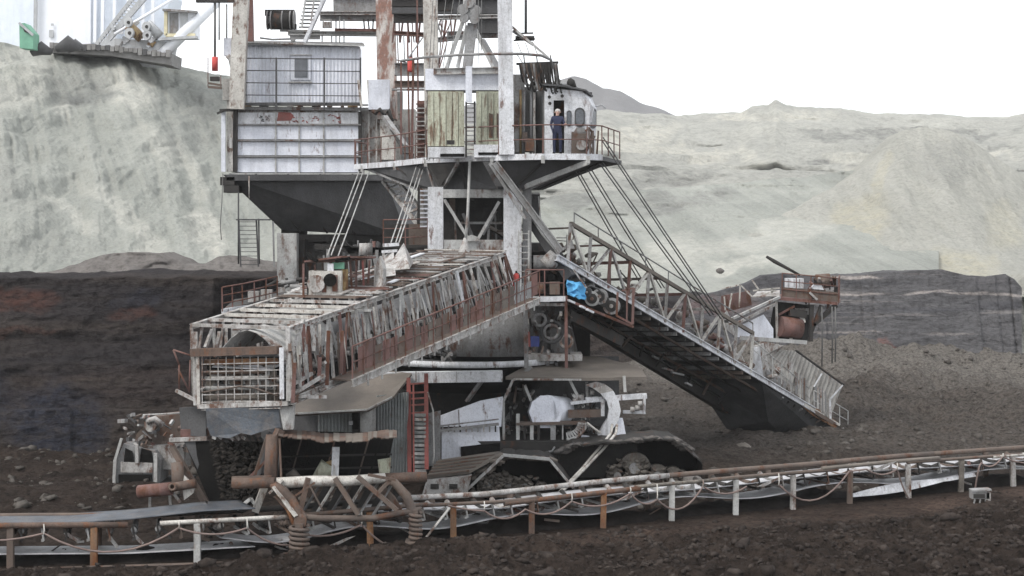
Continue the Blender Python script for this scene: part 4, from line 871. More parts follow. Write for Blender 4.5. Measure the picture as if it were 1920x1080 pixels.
# second lattice chord far below with a ragged edge
put('lower_beam', MB().ibeam(P(1085,596,72), P(1420,800,84), .35, .55, .06), DK, EX); put('lower_beam', MB().bar(P(1062,590,70), P(1160,640,72), .5, .4), DK, EX)
for k in range(10):
    a = lerp(P(1100,610,72.5), P(1400,788,83), k/10); put('lower_tie', MB().bar(a, a+Vector((R(.1,.5),-.4,R(.4,.9))), R(.06,.12)), random.choice([DKM,DK,RUM]), EX)
for x, y, w_ in ((1205,630,.8),(1250,690,.9),(1268,698,1.1),(1228,668,.5),(1165,602,.6),(1290,718,.5)):
    put('light_fitting', MB().bar(P(x-8*w_,y,76), P(x+12*w_,y+5,76.5), .12, .08), GR, EX)
# nose of the boom: sagging belly, chute sheds
nose = put('boom_nose', MB().frustum([wb(.66)+cw2*.9, wb(.66)+Vector((0,0,-.2)), wb(1.0)+Vector((0,0,-.05)), P(1592,830,84)], [P(1362,800,82.5)+Vector((0,0,-.1)), P(1440,770,81)+Vector((0,0,-.5)), P(1560,838,84), P(1490,842,83.5)]), DKM, EX)
for k in range(9):
    f0 = .1+k*.1; put('nose_rib', MB().bar(lerp(P(1372,792,82.2), P(1486,838,83.2), f0), lerp(wb(.72), wb(.97), f0)+Vector((-.1,-.12,-.2)), .1, .08), random.choice([DK,RUM,GR,DK]), nose)
for k in range(7):
    y = 800+k*5.5; put('mud_ledge', MB().bar(P(1510+k*5,y+10,83.0), P(1588-R(0,12),y+3,83.2), .12, .06), random.choice([WHD,RUM,GR,DK]), nose)
put('rust_sheet', MB().slab([wb(.80)+up_*.1, wb(.88)+up_*.18, wb(.96)+up_*.1, wb(.96)+up_*-.25, wb(.86)+up_*-.3, wb(.8)+up_*-.1], (-.05,.05,0)), RUO, nose)
ns = put('nose_edge', MB().bar(wb(.82), wb(1.0), .12), PIP, EX)
YS = 80.5
def wq(pts, th=.06, Y=None): return MB().slab([P(x, y, (Y or YS)+(x-1440)*.018) for x, y in pts], (0,th,0))
PALE = metal('faded_beige_sheet', (.38,.365,.34), (.27,.26,.245), rust=.1, dirt=.6, rs=3)
shed = put('end_shed', wq([(1412,650),(1432,644),(1446,706),(1412,708)], .3), WHD, EX)
put('shed_sheet', MB().corr(P(1472,722,YS+.6), P(1556,785,YS+2), P(1580,722,YS+2.5), P(1492,658,YS+1), 13, .05), PALE, shed)
put('shed_sheet', MB().corr(P(1430,680,YS), P(1480,722,YS+.7), P(1480,700,YS+.7), P(1432,664,YS), 7, .04), PALE, shed)
put('shed_sheet', MB().corr(P(1430,664,YS+.1), P(1480,702,YS+.8), P(1496,658,YS+1), P(1452,655,YS+.3), 8, .04), PALE, shed)
put('shed_post', wq([(1478,680),(1488,680),(1488,742),(1478,738)], .1), WHD, shed); put('shed_post', wq([(1513,705),(1522,708),(1522,762),(1513,755)], .1), WHD, shed)
for pts in ([(1436,692),(1474,716),(1474,742),(1440,718)], [(1491,697),(1512,712),(1512,752),(1491,738)], [(1527,722),(1548,735),(1550,776),(1526,762)]):
    o = put('shed_opening', wq(pts, .03, YS-.12), GR, shed)
    for k in range(3):
        f_ = (k+1)/4; a = lerp(P(pts[0][0],pts[0][1],YS), P(pts[1][0],pts[1][1],YS), f_); b = lerp(P(pts[3][0],pts[3][1],YS), P(pts[2][0],pts[2][1],YS), f_)
        put('bar', MB().bar(a+Vector((0,-.2,0)), b+Vector((0,-.2,0)), R(.03,.08)), random.choice([WHD,GRL,RUM]), o)
put('shed_roof_edge', MB().bar(P(1492,657,YS+.2), P(1582,722,YS+1.9), .12, .06), DK, shed)
for a_, b_, w_ in ((P(1541,700,YS+1), P(1526,725,YS+1), .06), (P(1580,722,YS+1.8), P(1557,748,YS+1.6), .06), (P(1556,748,YS+1.7), P(1557,785,YS+1.8), .09)): put('shed_post', MB().bar(a_, b_, w_), WH, shed)
put('shed_ramp', MB().slab([P(1440,722,YS-.2), P(1475,745,YS+.2), P(1560,795,YS+1.8), P(1500,765,YS+1)], (.3,.2,.0)), RUM, shed)
railing(EX, [wb(.86)+up_*.0, wb(.93), wb(1.0)], .95, GRL, .8, .03, 1, 'nose_railing')
railing(EX, [wt(t_end)+Vector((0,0,-1.2)), wb(.84)], .9, GRL, .9, .025, 1, 'boom_railing')
put('white_panel', MB().slab([P(1412,652,79.6), P(1424,650,79.6), P(1432,708,80.2), P(1412,706,79.8)], (0,.1,0)), WH, EX)
put('cheek_plate', MB().slab([P(1426,640,80.6), P(1470,648,80.8), P(1450,668,81), P(1418,672,80.6)], (0,.2,0)), WHD, EX)
# rails along the top of the boom
railing(EX, [wt(.04)+Vector((0,0,.06)), wt(.18)+Vector((0,0,.05)), wt(t_end)+Vector((0,0,.0))], .45, GR, 1.6, .03, 0, 'top_railing')
put('peak_bracket', MB().slab([P(1052,468,69), P(1072,448,69), P(1078,466,69)], (0,.1,0)), WHD, EX)
bars(EX, 'peak_stay', GR, [(P(1077,433,68.8),P(1074,450,68.8)),(P(1043,446,69),P(1062,446,69)),(P(1043,451,69),P(1062,452,69)),(P(1063,440,69),P(1062,470,69))], .04)
# red gate, tyre-like pulleys and lower plank line
gt = put('red_gate', MB().bar(P(1188,540,68.4), P(1186,608,68.4), .1).bar(P(1158,548,68.3), P(1156,592,68.3), .08).bar(P(1156,592,68.3), P(1186,608,68.4), .08).bar(P(1176,540,68.4), P(1175,604,68.4), .06).bar(P(1166,545,68.4), P(1188,540,68.4), .06), RR, EX)
put('plank_line', MB().bar(P(1062,562,67.2), P(1187,613,68.9), .1, .1), RR, EX)
for x0, y0, x1, y1 in ((1065,563,1077,568),(1088,574,1096,578),(1100,580,1112,586)): put('white_plank', MB().bar(P(x0,y0,67), P(x1,y1,67.2), .12, .08), WH, EX)
for x, y, r, m_ in ((1110,560,.3,GRL),(1124,556,.32,GR),(1146,574,.34,GR),(1133,566,.22,DK),(1100,548,.2,DKM)):
    wl = put('pulley', MB().tube([P(x,y,69.0), P(x+2,y,69.3)], r, 20), m_, EX); put('pulley_face', MB().tube([P(x,y,68.97), P(x,y,68.99)], r*.7, 18), DK, wl); put('hub', MB().tube([P(x,y,68.9), P(x,y,68.98)], r*.25, 10), WHD, wl)
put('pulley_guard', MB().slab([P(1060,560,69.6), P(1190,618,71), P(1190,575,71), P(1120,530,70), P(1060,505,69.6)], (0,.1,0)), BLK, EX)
put('blue_cable', MB().tube([P(1098,540,68.2), P(1108,536,68.3), P(1122,542,68.5), P(1130,552,68.7)], .04, 6), DKM, EX)
put('strut', MB().bar(P(1075,505,67.9), P(1100,540,67.9), .07), GRL, EX)
# --- wheel drive platform far right
YD = 82
dp = put('drive_platform', MB().slab([P(1455,562,YD), P(1570,572,YD), P(1576,566,YD+3), P(1462,557,YD+3)], (0,0,.14)), RR, EX)
put('skirt_plate', MB().slab([P(1466,556,YD), P(1572,566,YD), P(1570,548,YD), P(1466,538,YD)], (0,.06,0)), RUM, dp)
railing(EX, [P(1466,557,YD-.05), P(1520,562,YD-.05), P(1572,567,YD-.05), P(1574,560,YD+2)], 1.15, RR, .9, .03, 2, 'drive_railing')
put('white_cabinet', MB().box(P(1489,531,YD+1), (.85,.5,.48)), WH, dp)
for x in (1479,1489,1499): put('cabinet_gap', MB().box(P(x,531,YD+.74), (.03,.02,.4)), GR, dp)
put('white_hood', MB().slab([P(1520,541,YD), P(1545,544,YD), P(1540,534,YD), P(1527,533,YD)], (0,.4,0)), WH, dp)
for k in range(22):
    x = R(1515,1570); y = R(515,560); put('machinery_bar', MB().bar(P(x,y,YD+R(0,1.5)), P(x+R(-8,8),y+R(5,25),YD+R(0,1.5)), R(.05,.16)), random.choice([RR,RUM,DK,WHD,RU]), dp)
put('drive_motor', MB().tube([P(1530,528,YD+.8), P(1556,526,YD+.8)], .35, 12), RUM, dp)
put('brace_white', MB().bar(P(1518,548,YD-.1), P(1532,562,YD-.1), .1), WHD, dp)
put('trough_side', MB().bar(P(1372,598,80), P(1462,557,82), .12, .12), GRL, EX); put('trough_side', MB().bar(P(1378,608,80), P(1455,570,82), .12, .12), WHD, EX)
put('trough_floor', MB().slab([P(1372,602,80.4), P(1462,561,82.2), P(1466,556,84), P(1380,594,82)], (0,0,.04)), DK, EX)
put('cheek_sheet', MB().slab([P(1380,632,81), P(1450,636,81.5), P(1450,616,81.5), P(1432,590,81.3), P(1385,612,81)], (0,.1,0)), WHC, EX)
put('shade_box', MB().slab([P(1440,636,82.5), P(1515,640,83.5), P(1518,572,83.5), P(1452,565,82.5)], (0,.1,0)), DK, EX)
for x0, y0, x1, y1, m_, w_ in ((1455,560,1458,655,PIP,.12),(1460,590,1490,574,RR,.1),(1522,572,1520,640,DK,.2),(1540,572,1518,632,DK,.16),(1568,572,1528,606,DK,.22),(1560,576,1526,610,DKM,.16),(1483,612,1483,636,PIP,.14),(1503,590,1506,605,PIP,.22),(1480,585,1512,590,DK,.35)):
    put('hanger', MB().bar(P(x0,y0,YD+.2), P(x1,y1,YD+.2), w_), m_, EX)
put('rear_plate', MB().slab([P(1490,578,83), P(1518,578,83), P(1518,590,83), P(1500,592,83)], (0,.05,0)), WHD, EX)
put('pulley_drum', MB().tube([P(1462,612,82), P(1500,616,82.3)], .5, 16), RR, EX)
put('base_rail', MB().bar(P(1388,633,81), P(1512,642,82), .14, .18), GRL, EX)
put('side_gusset', MB().slab([P(1346,606,78), P(1380,632,78.6), P(1372,602,78.6), P(1363,582,78.2)], (0,.1,0)), WHD, EX); put('gusset_hole', MB().box(P(1362,604,77.95), (.2,.03,.2)), DK, EX)
for x in (1541,1560,1566): put('hanging_cable', MB().tube([P(x,575,YD), P(x+1,620,YD), P(x,R(660,712),YD)], .035, 4), ROP, EX)
rw = put('rust_wall', MB().slab([P(1352,588,84), P(1410,572,85), P(1405,545,85), P(1352,555,84)], (0,.1,0)), RR, EX)
bars(EX, 'wall_post', PIP, [(P(1388,534,83),P(1386,576,83)),(P(1372,550,83),P(1367,580,83)),(P(1358,556,83),P(1360,582,83)),(P(1388,534,83),P(1410,556,83)),(P(1410,525,83),P(1424,545,83)),(P(1352,542,83),P(1386,534,83)),(P(1412,545,83),P(1462,540,83)),(P(1420,555,83),P(1455,545,83)),(P(1447,540,83),P(1448,562,83))], .07)
put('roof_sheet', MB().slab([P(1410,558,82.5), P(1462,556,82.5), P(1462,546,84), P(1420,548,84)], (0,0,.05)), WHD, EX)
put('pole', MB().tube([P(1437,481,84), P(1452,490,84), P(1500,516,84)], [.07,.1,.06], 7), DK, EX)

# --- superstructure under the booms: slewing drum, round gallery, machinery
put('slewing_drum', MB().tube([Vector((-.9,73,4.6)), Vector((-.9,73,6.9))], [3.7,3.2], 40), GR, EX)
put('slewing_neck', MB().tube([Vector((-.6,72.5,6.9)), Vector((-.6,72.5,9.2))], 2.6, 32), DK, EX)
put('inner_wall', MB().box(Vector((-1,76.5,5.5)), (9,.2,5)), DK, EX)
gal = put('round_gallery', MB().tube([Vector((-1.75,71.3,4.28)), Vector((-1.75,71.3,4.40))], 3.75, 56), DKM, EX)
put('gallery_rim', MB().pipe(Vector((-1.75,71.3,4.30)), Vector((-1.75,71.3,4.54)), 3.78, .05, 56), WH, gal)
put('lower_gallery', MB().tube([Vector((-1.75,71.3,3.2)), Vector((-1.75,71.3,4.28))], [2.9,3.4], 40), BLK, EX)
gb = put('box_girder', MB().bar(P(716,708,67), P(942,705,67.2), .5, .42), WH, EX)
for x in (780, 856): put('seam', MB().box(P(x,706,66.73), (.04,.02,.4)), GRL, gb)
put('girder_stay', MB().bar(P(902,716,67.2), P(876,752,67.4), .35, .1), GR, EX)
put('gallery_stay', MB().bar(P(997,688,67.8), P(963,712,68), .12), GR, EX)
for k in range(34):
    x = R(985,1075); y = R(580,668); put('machinery_bar', MB().bar(P(x,y,R(68.8,70.5)), P(x+R(-10,10),y+R(4,40),R(68.8,70.5)), R(.04,.14)), random.choice([GR,DK,WHD,RUM,GRL,DKM]), EX)
for x, y, r, m_ in ((1034,622,.5,DKM),(1034,622,.34,GR),(1012,600,.3,GR),(1062,640,.3,WHD)): put('gear', MB().pipe(P(x,y,69.2), P(x,y,69.5), r, .12, 20), m_, EX)
put('blue_motor', MB().box(P(1003,640,68.6), (.35,.3,.4)), metal('blue_paint', (.06,.08,.25), dirt=.3), EX); put('red_pipe', MB().bar(P(991,622,68.5), P(993,650,68.5), .08), RD, EX)
put('machinery_base', MB().box(P(1040,668,69.5), (2.2,1.6,.25)), WHD, EX)
put('under_beam', MB().bar(P(985,575,67.2), P(987,690,67.4), .18), GR, EX); put('under_wall', MB().box(P(1020,610,73), (2.6,.1,3.2)), DK, EX)
for k in range(22):
    x = R(772,850); y = R(632,672); put('machinery_bar', MB().bar(P(x,y,R(68,69.5)), P(x+R(-16,16),y+R(-14,14),R(68,69.5)), R(.05,.13)), random.choice([GR,DK,DKM,WHD]), EX)

# --- undercarriage: sloping roof, corrugated house, ladder, white tank
put('dusty_roof', MB().slab([P(546,777,63), P(690,768,63.5), P(738,743,64), P(772,700,66.5), P(700,690,68), P(590,712,67), P(546,745,65)], (0,.15,-.1)), TAN, EX)
put('roof_edge', MB().bar(P(547,776,62.9), P(688,768,63.4), .06, .06).bar(P(688,768,63.4), P(735,745,63.9), .06, .06), GRL, EX)
hs = put('corrugated_house', MB().box(Vector((-7.2,68,1.6)), (5.2,2.6,3.4)), DKM, EX)
put('corrugated_sheet', MB().corr(P(706,890,64.6), P(766,885,64.8), P(766,735,64.8), P(706,742,64.6), 11, .05), GRC, hs)
put('corrugated_sheet', MB().corr(P(596,830,65.2), P(660,830,65.2), P(660,772,65.2), P(596,775,65.2), 10, .05), GRC, hs)
put('round_column', MB().tube([P(690,830,64.6), P(690,752,64.6)], .3, 18), GRL, hs)
put('wall_panel', MB().slab([P(550,830,65.4), P(596,830,65.4), P(596,776,65.4), P(550,778,65.4)], (0,.1,0)), DKM, hs)
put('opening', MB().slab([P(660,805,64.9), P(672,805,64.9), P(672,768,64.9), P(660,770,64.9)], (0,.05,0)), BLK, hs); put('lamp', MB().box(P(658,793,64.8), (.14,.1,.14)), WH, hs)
put('drop_wall', MB().box(Vector((-3.6,73.5,2.2)), (9,.3,4.2)), DK, EX)
la = put('access_ladder', MB().bar(P(766,708,65), P(768,885,64.6), .15, .1).bar(P(799,700,65), P(800,880,64.6), .15, .1).bar(P(775,720,64.8), P(776,885,64.4), .06), RD, EX)
for y in (720,737,748,760,775): put('rung', MB().bar(P(768,y,64.9), P(799,y-2,64.9), .06), RD, la)
for k in range(14): put('tread', MB().box(P(788,778+k*8,64.8), (.42,.25,.1)), GRL if k % 2 else GRC, la)
put('tread_backing', MB().slab([P(777,888,65), P(800,888,65), P(798,772,65.1), P(778,772,65.1)], (0,.05,0)), GRC, la)
put('bent_rail', MB().tube([P(802,735,64.6), P(812,770,64.6), P(814,850,64.6), P(812,880,64.6)], .03, 5), GRL, la)
put('grey_panel', MB().slab([P(802,875,65.4), P(826,870,65.4), P(826,770,65.4), P(802,775,65.4)], (0,.05,0)), GR, EX)
wa = put('white_housing', MB().slab([P(825,800,66), P(940,800,66.3), P(943,744,66.3), P(900,752,66.2), P(825,780,66)], (0,.15,0)), WHC, EX)
put('panel', MB().slab([P(828,868,65.9), P(866,860,65.9), P(866,838,65.9), P(938,828,66.1), P(936,800,66.1), P(828,806,65.9)], (0,.15,0)), WHC, wa)
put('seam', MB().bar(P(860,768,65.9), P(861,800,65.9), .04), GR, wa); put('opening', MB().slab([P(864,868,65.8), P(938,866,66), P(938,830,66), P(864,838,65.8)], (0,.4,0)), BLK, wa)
put('pipe_run', MB().bar(P(822,808,65.6), P(935,795,65.9), .14, .1).bar(P(822,799,65.6), P(935,786,65.9), .05), GR, wa)
for x in range(830,936,11): put('clip', MB().bar(P(x,798,65.7), P(x,810,65.7), .06), random.choice([GR,DK,WHD]), wa)
put('dark_bay', MB().box(Vector((1.6,73.5,2.2)), (6.0,.2,4.2)), DKM, EX)
put('bay_floor', MB().box(Vector((.6,68.5,.9)), (8.5,5,1.4)), DK, EX)
# arched hood with the dusty top
hp = [(945,712),(962,706),(1005,676),(1045,672),(1110,672),(1180,682),(1212,700),(1212,712),(1150,716)]
put('hood_top', MB().slab([P(948,712,66.6), P(1120,714,66.6), P(1212,712,67.5), P(1200,694,70), P(1120,673,72), P(1040,672,72), P(1000,684,70)], (0,0,.12)), TAN, EX)
put('hood_edge', MB().bar(P(963,711,66.5), P(1090,712,66.5), .07, .07), GRL, EX)
put('hood_arch', MB().bar(P(962,712,66.5), P(944,752,66.5), .1).bar(P(944,752,66.5), P(945,838,66.5), .1), GRL, EX)
arc = [(1118,716),(1135,722),(1150,733),(1160,750),(1164,770),(1160,788),(1150,803),(1140,818)]
inn = [(1098,722),(1112,728),(1126,738),(1138,752),(1142,768),(1139,786),(1130,800),(1120,818)]
for i in range(len(arc)-1):
    put('arch_plate', MB().slab([P(*arc[i],66.5), P(*arc[i+1],66.5), P(*inn[i+1],66.5), P(*inn[i],66.5)], (0,.5,0)), GR if i < 1 else WHD if i < 2 else WH, EX)  # upper segments darker: shadow on the arch put into their colour
put('arch_foot', MB().slab([P(1150,818,66.6), P(1174,817,66.6), P(1168,785,66.6), P(1160,785,66.6)], (0,.3,0)), WHC, EX)
fm = put('white_frame', MB().bar(P(1098,750,66.8), P(1212,742,67.2), .2, .2).bar(P(1208,740,67.1), P(1208,776,67.1), .1).bar(P(1168,772,67), P(1209,773,67.1), .12).bar(P(1130,748,66.8), P(1130,780,66.8), .14).bar(P(1070,756,66.8), P(1105,752,66.8), .12), WH, EX)
for x, y in ((1200,757),(1186,768),(1195,765),(1090,745),(1078,752),(1110,735)): put('fitting', MB().tube([P(x-4,y,66.9), P(x+4,y,66.9)], .11, 10), WHD, fm)
bars(EX, 'bay_strut', GRL, [(P(1068,712,66.9),P(1094,764,66.9)),(P(1074,740,66.9),P(1095,762,66.9)),(P(984,722,67.2),P(996,752,67.2)),(P(1170,705,66.9),P(1172,735,66.9)),(P(1100,716,67.4),P(1102,760,67.4))], .11)
put('white_tank', MB().tube([P(1020,772,67.4), P(1024,772,66.6)], .66, 10), WHC, EX); put('tank_body', MB().tube([P(1025,770,67), P(1062,768,67.6)], [.62,.5], 16), WHC, EX)
pfm = put('bay_platform', MB().bar(P(968,794,66.6), P(1098,792,66.6), .5, .1), RUM, EX)
for x, y1, m_, w_ in ((971,848,GRL,.14),(997,846,GRL,.14),(1037,860,GR,.2),(1010,850,DK,.1),(1055,828,GRL,.06),(984,850,DK,.1)): put('bay_post', MB().bar(P(x,776 if x == 971 else 796,66.5), P(x,y1,66.5), w_), m_, pfm)
put('bay_beam', MB().bar(P(1065,776,66.9), P(1130,774,66.9), .3, .3), RUM, pfm)
gr_ = MB(); n = 9; ga = []
for k in range(n+1): a = math.radians(200+150*k/n*.6); ga.append(P(1062+38*math.cos(math.radians(5+85*k/n)), 790+34*math.sin(math.radians(5+85*k/n)), 66.3))
gear = put('gear_arc', gr_.tube(ga, .06, 6), GRL, EX)
for k in range(n): c = (ga[k]+ga[k+1])/2; put('tooth', MB().bar(c, c+(P(1058,790,66.3)-c)*.38, .07), GRL, gear)
put('yellow_pipe', MB().tube([P(1100,792,66.2),P(1112,802,66.2),P(1126,812,66.1)], .05, 6), PIP, EX); put('white_plate', MB().slab([P(1088,840,66.6), P(1112,834,66.6), P(1105,818,66.6), P(1090,815,66.6)], (0,.1,0)), WHC, EX)
put('hose', MB().tube([P(1040,838,66),P(1035,846,65.9),P(1015,850,65.9),P(1000,845,65.9)], .04, 6), GR, EX)
for k in range(110):
    x = R(950,1120); y = R(722,845)
    if 990 < x < 1062 and 745 < y < 800: continue
    put('bay_bar', MB().bar(P(x,y,R(67.4,69.5)), P(x+R(-12,12),y+R(-3,30),R(67.4,69.5)), R(.03,.13)), random.choice([GR,DKM,GRL,GR,WHD,RUM,MUDW]), EX)
for dx in (0, 9): put('long_hose', MB().tube([P(1148+dx,796,66), P(1146+dx,812,65.6), P(1122+dx,842,65), P(1090+dx*.6,880,64), P(1050+dx*.4,922,61.5)], .055, 7), PIP, EX)
# --- crawlers with rubber hoods
def hood_arch_(pts, Y, depth, m, par, th=.12, name='crawler_hood'):
    V = [P(x, y, Y) for x, y in pts]; mb = MB()
    for i in range(len(V)-1):
        mb.slab([V[i], V[i+1], V[i+1]+Vector((0,depth,0)), V[i]+Vector((0,depth,0))], (0,0,th))
    return put(name, mb, m, par)
def ragged(out, n=5, j=2.2):
    r = []
    for (x0,y0),(x1,y1) in zip(out, out[1:]):
        for k in range(n): t = k/n; r.append((x0+(x1-x0)*t+R(-j,j)*(k>0)*.5, y0+(y1-y0)*t+R(-j,j)*(k>0)))
    return r+[out[-1]]
def crawler(out, Y, depth, wheels, px0, px1, ybase):
    out = ragged(out)
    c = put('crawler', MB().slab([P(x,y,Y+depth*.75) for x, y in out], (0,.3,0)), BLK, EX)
    hood_arch_(out, Y, depth, DK, c, .06, 'hood')
    for x, y, r, m_ in wheels:
        wq_ = put('road_wheel', MB().disc(P(x,y,Y+.9), (0,1,0), r, .35, 22), MUDW, c); put('hub', MB().disc(P(x,y,Y+.68), (0,1,0), r*.35, .12, 14), GR, wq_)
    # crawler pads round the lower run
    n = int((px1-px0)/13)
    for k in range(n): put('track_pad', MB().box(P(px0+(k+.5)*(px1-px0)/n, ybase, Y+.5), (.24,.9,.12)), RUM, c)
    return c
c1 = crawler([(878,922),(890,900),(917,878),(943,858),(984,861),(1031,864),(1052,888),(1080,925)], 62.5, 2.2,
    [(915,905,.42,WHD),(952,908,.36,WHD),(985,912,.3,GRL),(1015,916,.26,GR)], 880, 1075, 926)
c2 = crawler([(1050,922),(1046,890),(1050,850),(1075,836),(1171,830),(1225,824),(1264,826),(1290,845),(1317,870),(1318,910)], 64.5, 2.4,
    [(1190,878,.62,WHD),(1232,892,.45,GR),(1158,892,.4,WHD),(1262,892,.36,WHD),(1278,894,.28,WHD)], 1130, 1315, 912)
for k in range(64):
    x = R(890,1010) if k % 2 else R(1135,1250); put('mud_frame', MB().bar(P(x,R(866,890)+ (12 if k % 2 else 0),64.5 if k % 2 else 66.2), P(x+R(-8,8),R(900,918),64.5 if k % 2 else 66.2), R(.08,.3), .1), random.choice([WHD,MUDW,TAN,GR,RUM,MUDW]), c1 if k % 2 else c2)
def mud_cake(par, boxes, Y, n):
    mb = MB()
    for k in range(n):
        x0, x1, y0, y1 = random.choice(boxes); c = P(R(x0,x1), R(y0,y1), Y+R(-.1,.3)); s = R(.04,.13)
        mb.tube([c+Vector((-s,0,R(-s,s))), c+Vector((R(-.3,.3)*s,0,R(-.3,.3)*s)), c+Vector((s,0,R(-s,s)*.6))], [s*.3,s*R(.5,.9),s*.25], 6)
    o = put('mud_cake', mb, MUDW, par); o['kind'] = 'stuff'
def hood_dirt(par, out, Y, n):
    mb = MB()
    for k in range(n):
        i = random.randrange(len(out)-1); t = R(0,1); c = P(out[i][0]+(out[i+1][0]-out[i][0])*t, out[i][1]+(out[i+1][1]-out[i][1])*t, Y+R(0,1.6)); s = R(.08,.3)
        mb.tube([c+Vector((-s,0,.02)), c+Vector((0,0,.07)), c+Vector((s,R(-.1,.1),.0))], [s*.2,s*R(.3,.45),s*.2], 6)
    o = put('mud_crust', mb, TAN if Y < 64 else SPOIL, par); o['kind'] = 'stuff'
hood_dirt(c1, [(890,900),(917,878),(943,858),(984,861),(1031,864)], 62.5, 120); hood_dirt(c2, [(1050,850),(1075,836),(1171,830),(1225,824),(1264,826),(1290,845)], 64.5, 200)
mud_cake(c1, [(895,1010,893,920),(905,960,885,915),(885,1060,912,922)], 63.1, 260)
mud_cake(c2, [(1140,1250,872,905),(1160,1215,862,900),(1240,1300,888,905)], 65.2, 320)
put('hood_lip', MB().bar(P(943,853,62.4), P(1031,861,62.4), .12, .1).bar(P(1031,862,62.4), P(1075,915,62.4), .08), GRL, c1); put('hood_lip', MB().bar(P(878,916,62.4), P(943,855,62.4), .1), GRL, c1)
rf2 = put('crawler_roof', MB().slab([P(800,897,61.8), P(880,888,61.8), P(943,853,63), P(935,850,65), P(822,866,65)], (0,0,.08)), TAN, EX)
for k in range(5):
    t = k/5; put('roof_batten', MB().bar(lerp(P(800,897,61.75), P(822,866,64.9), t)+up_*.11, lerp(P(880,888,61.75), P(940,851,64.9), t)+up_*.11, .08, .05), RUM, rf2)
wb2 = put('crawler_side_box', MB().slab([P(790,932,61.6), P(876,928,61.6), P(884,892,61.6), P(800,900,61.6)], (0,.5,0)), WHD, EX)
for x in (815,850): put('side_hole', MB().box(P(x,912,61.57), (.3,.03,.18)), DK, wb2)
put('rear_crawler', MB().slab([P(1046,850,66.8), P(1110,838,66.8), P(1130,905,66.8), P(1050,915,66.8)], (0,.3,0)), BLK, EX)

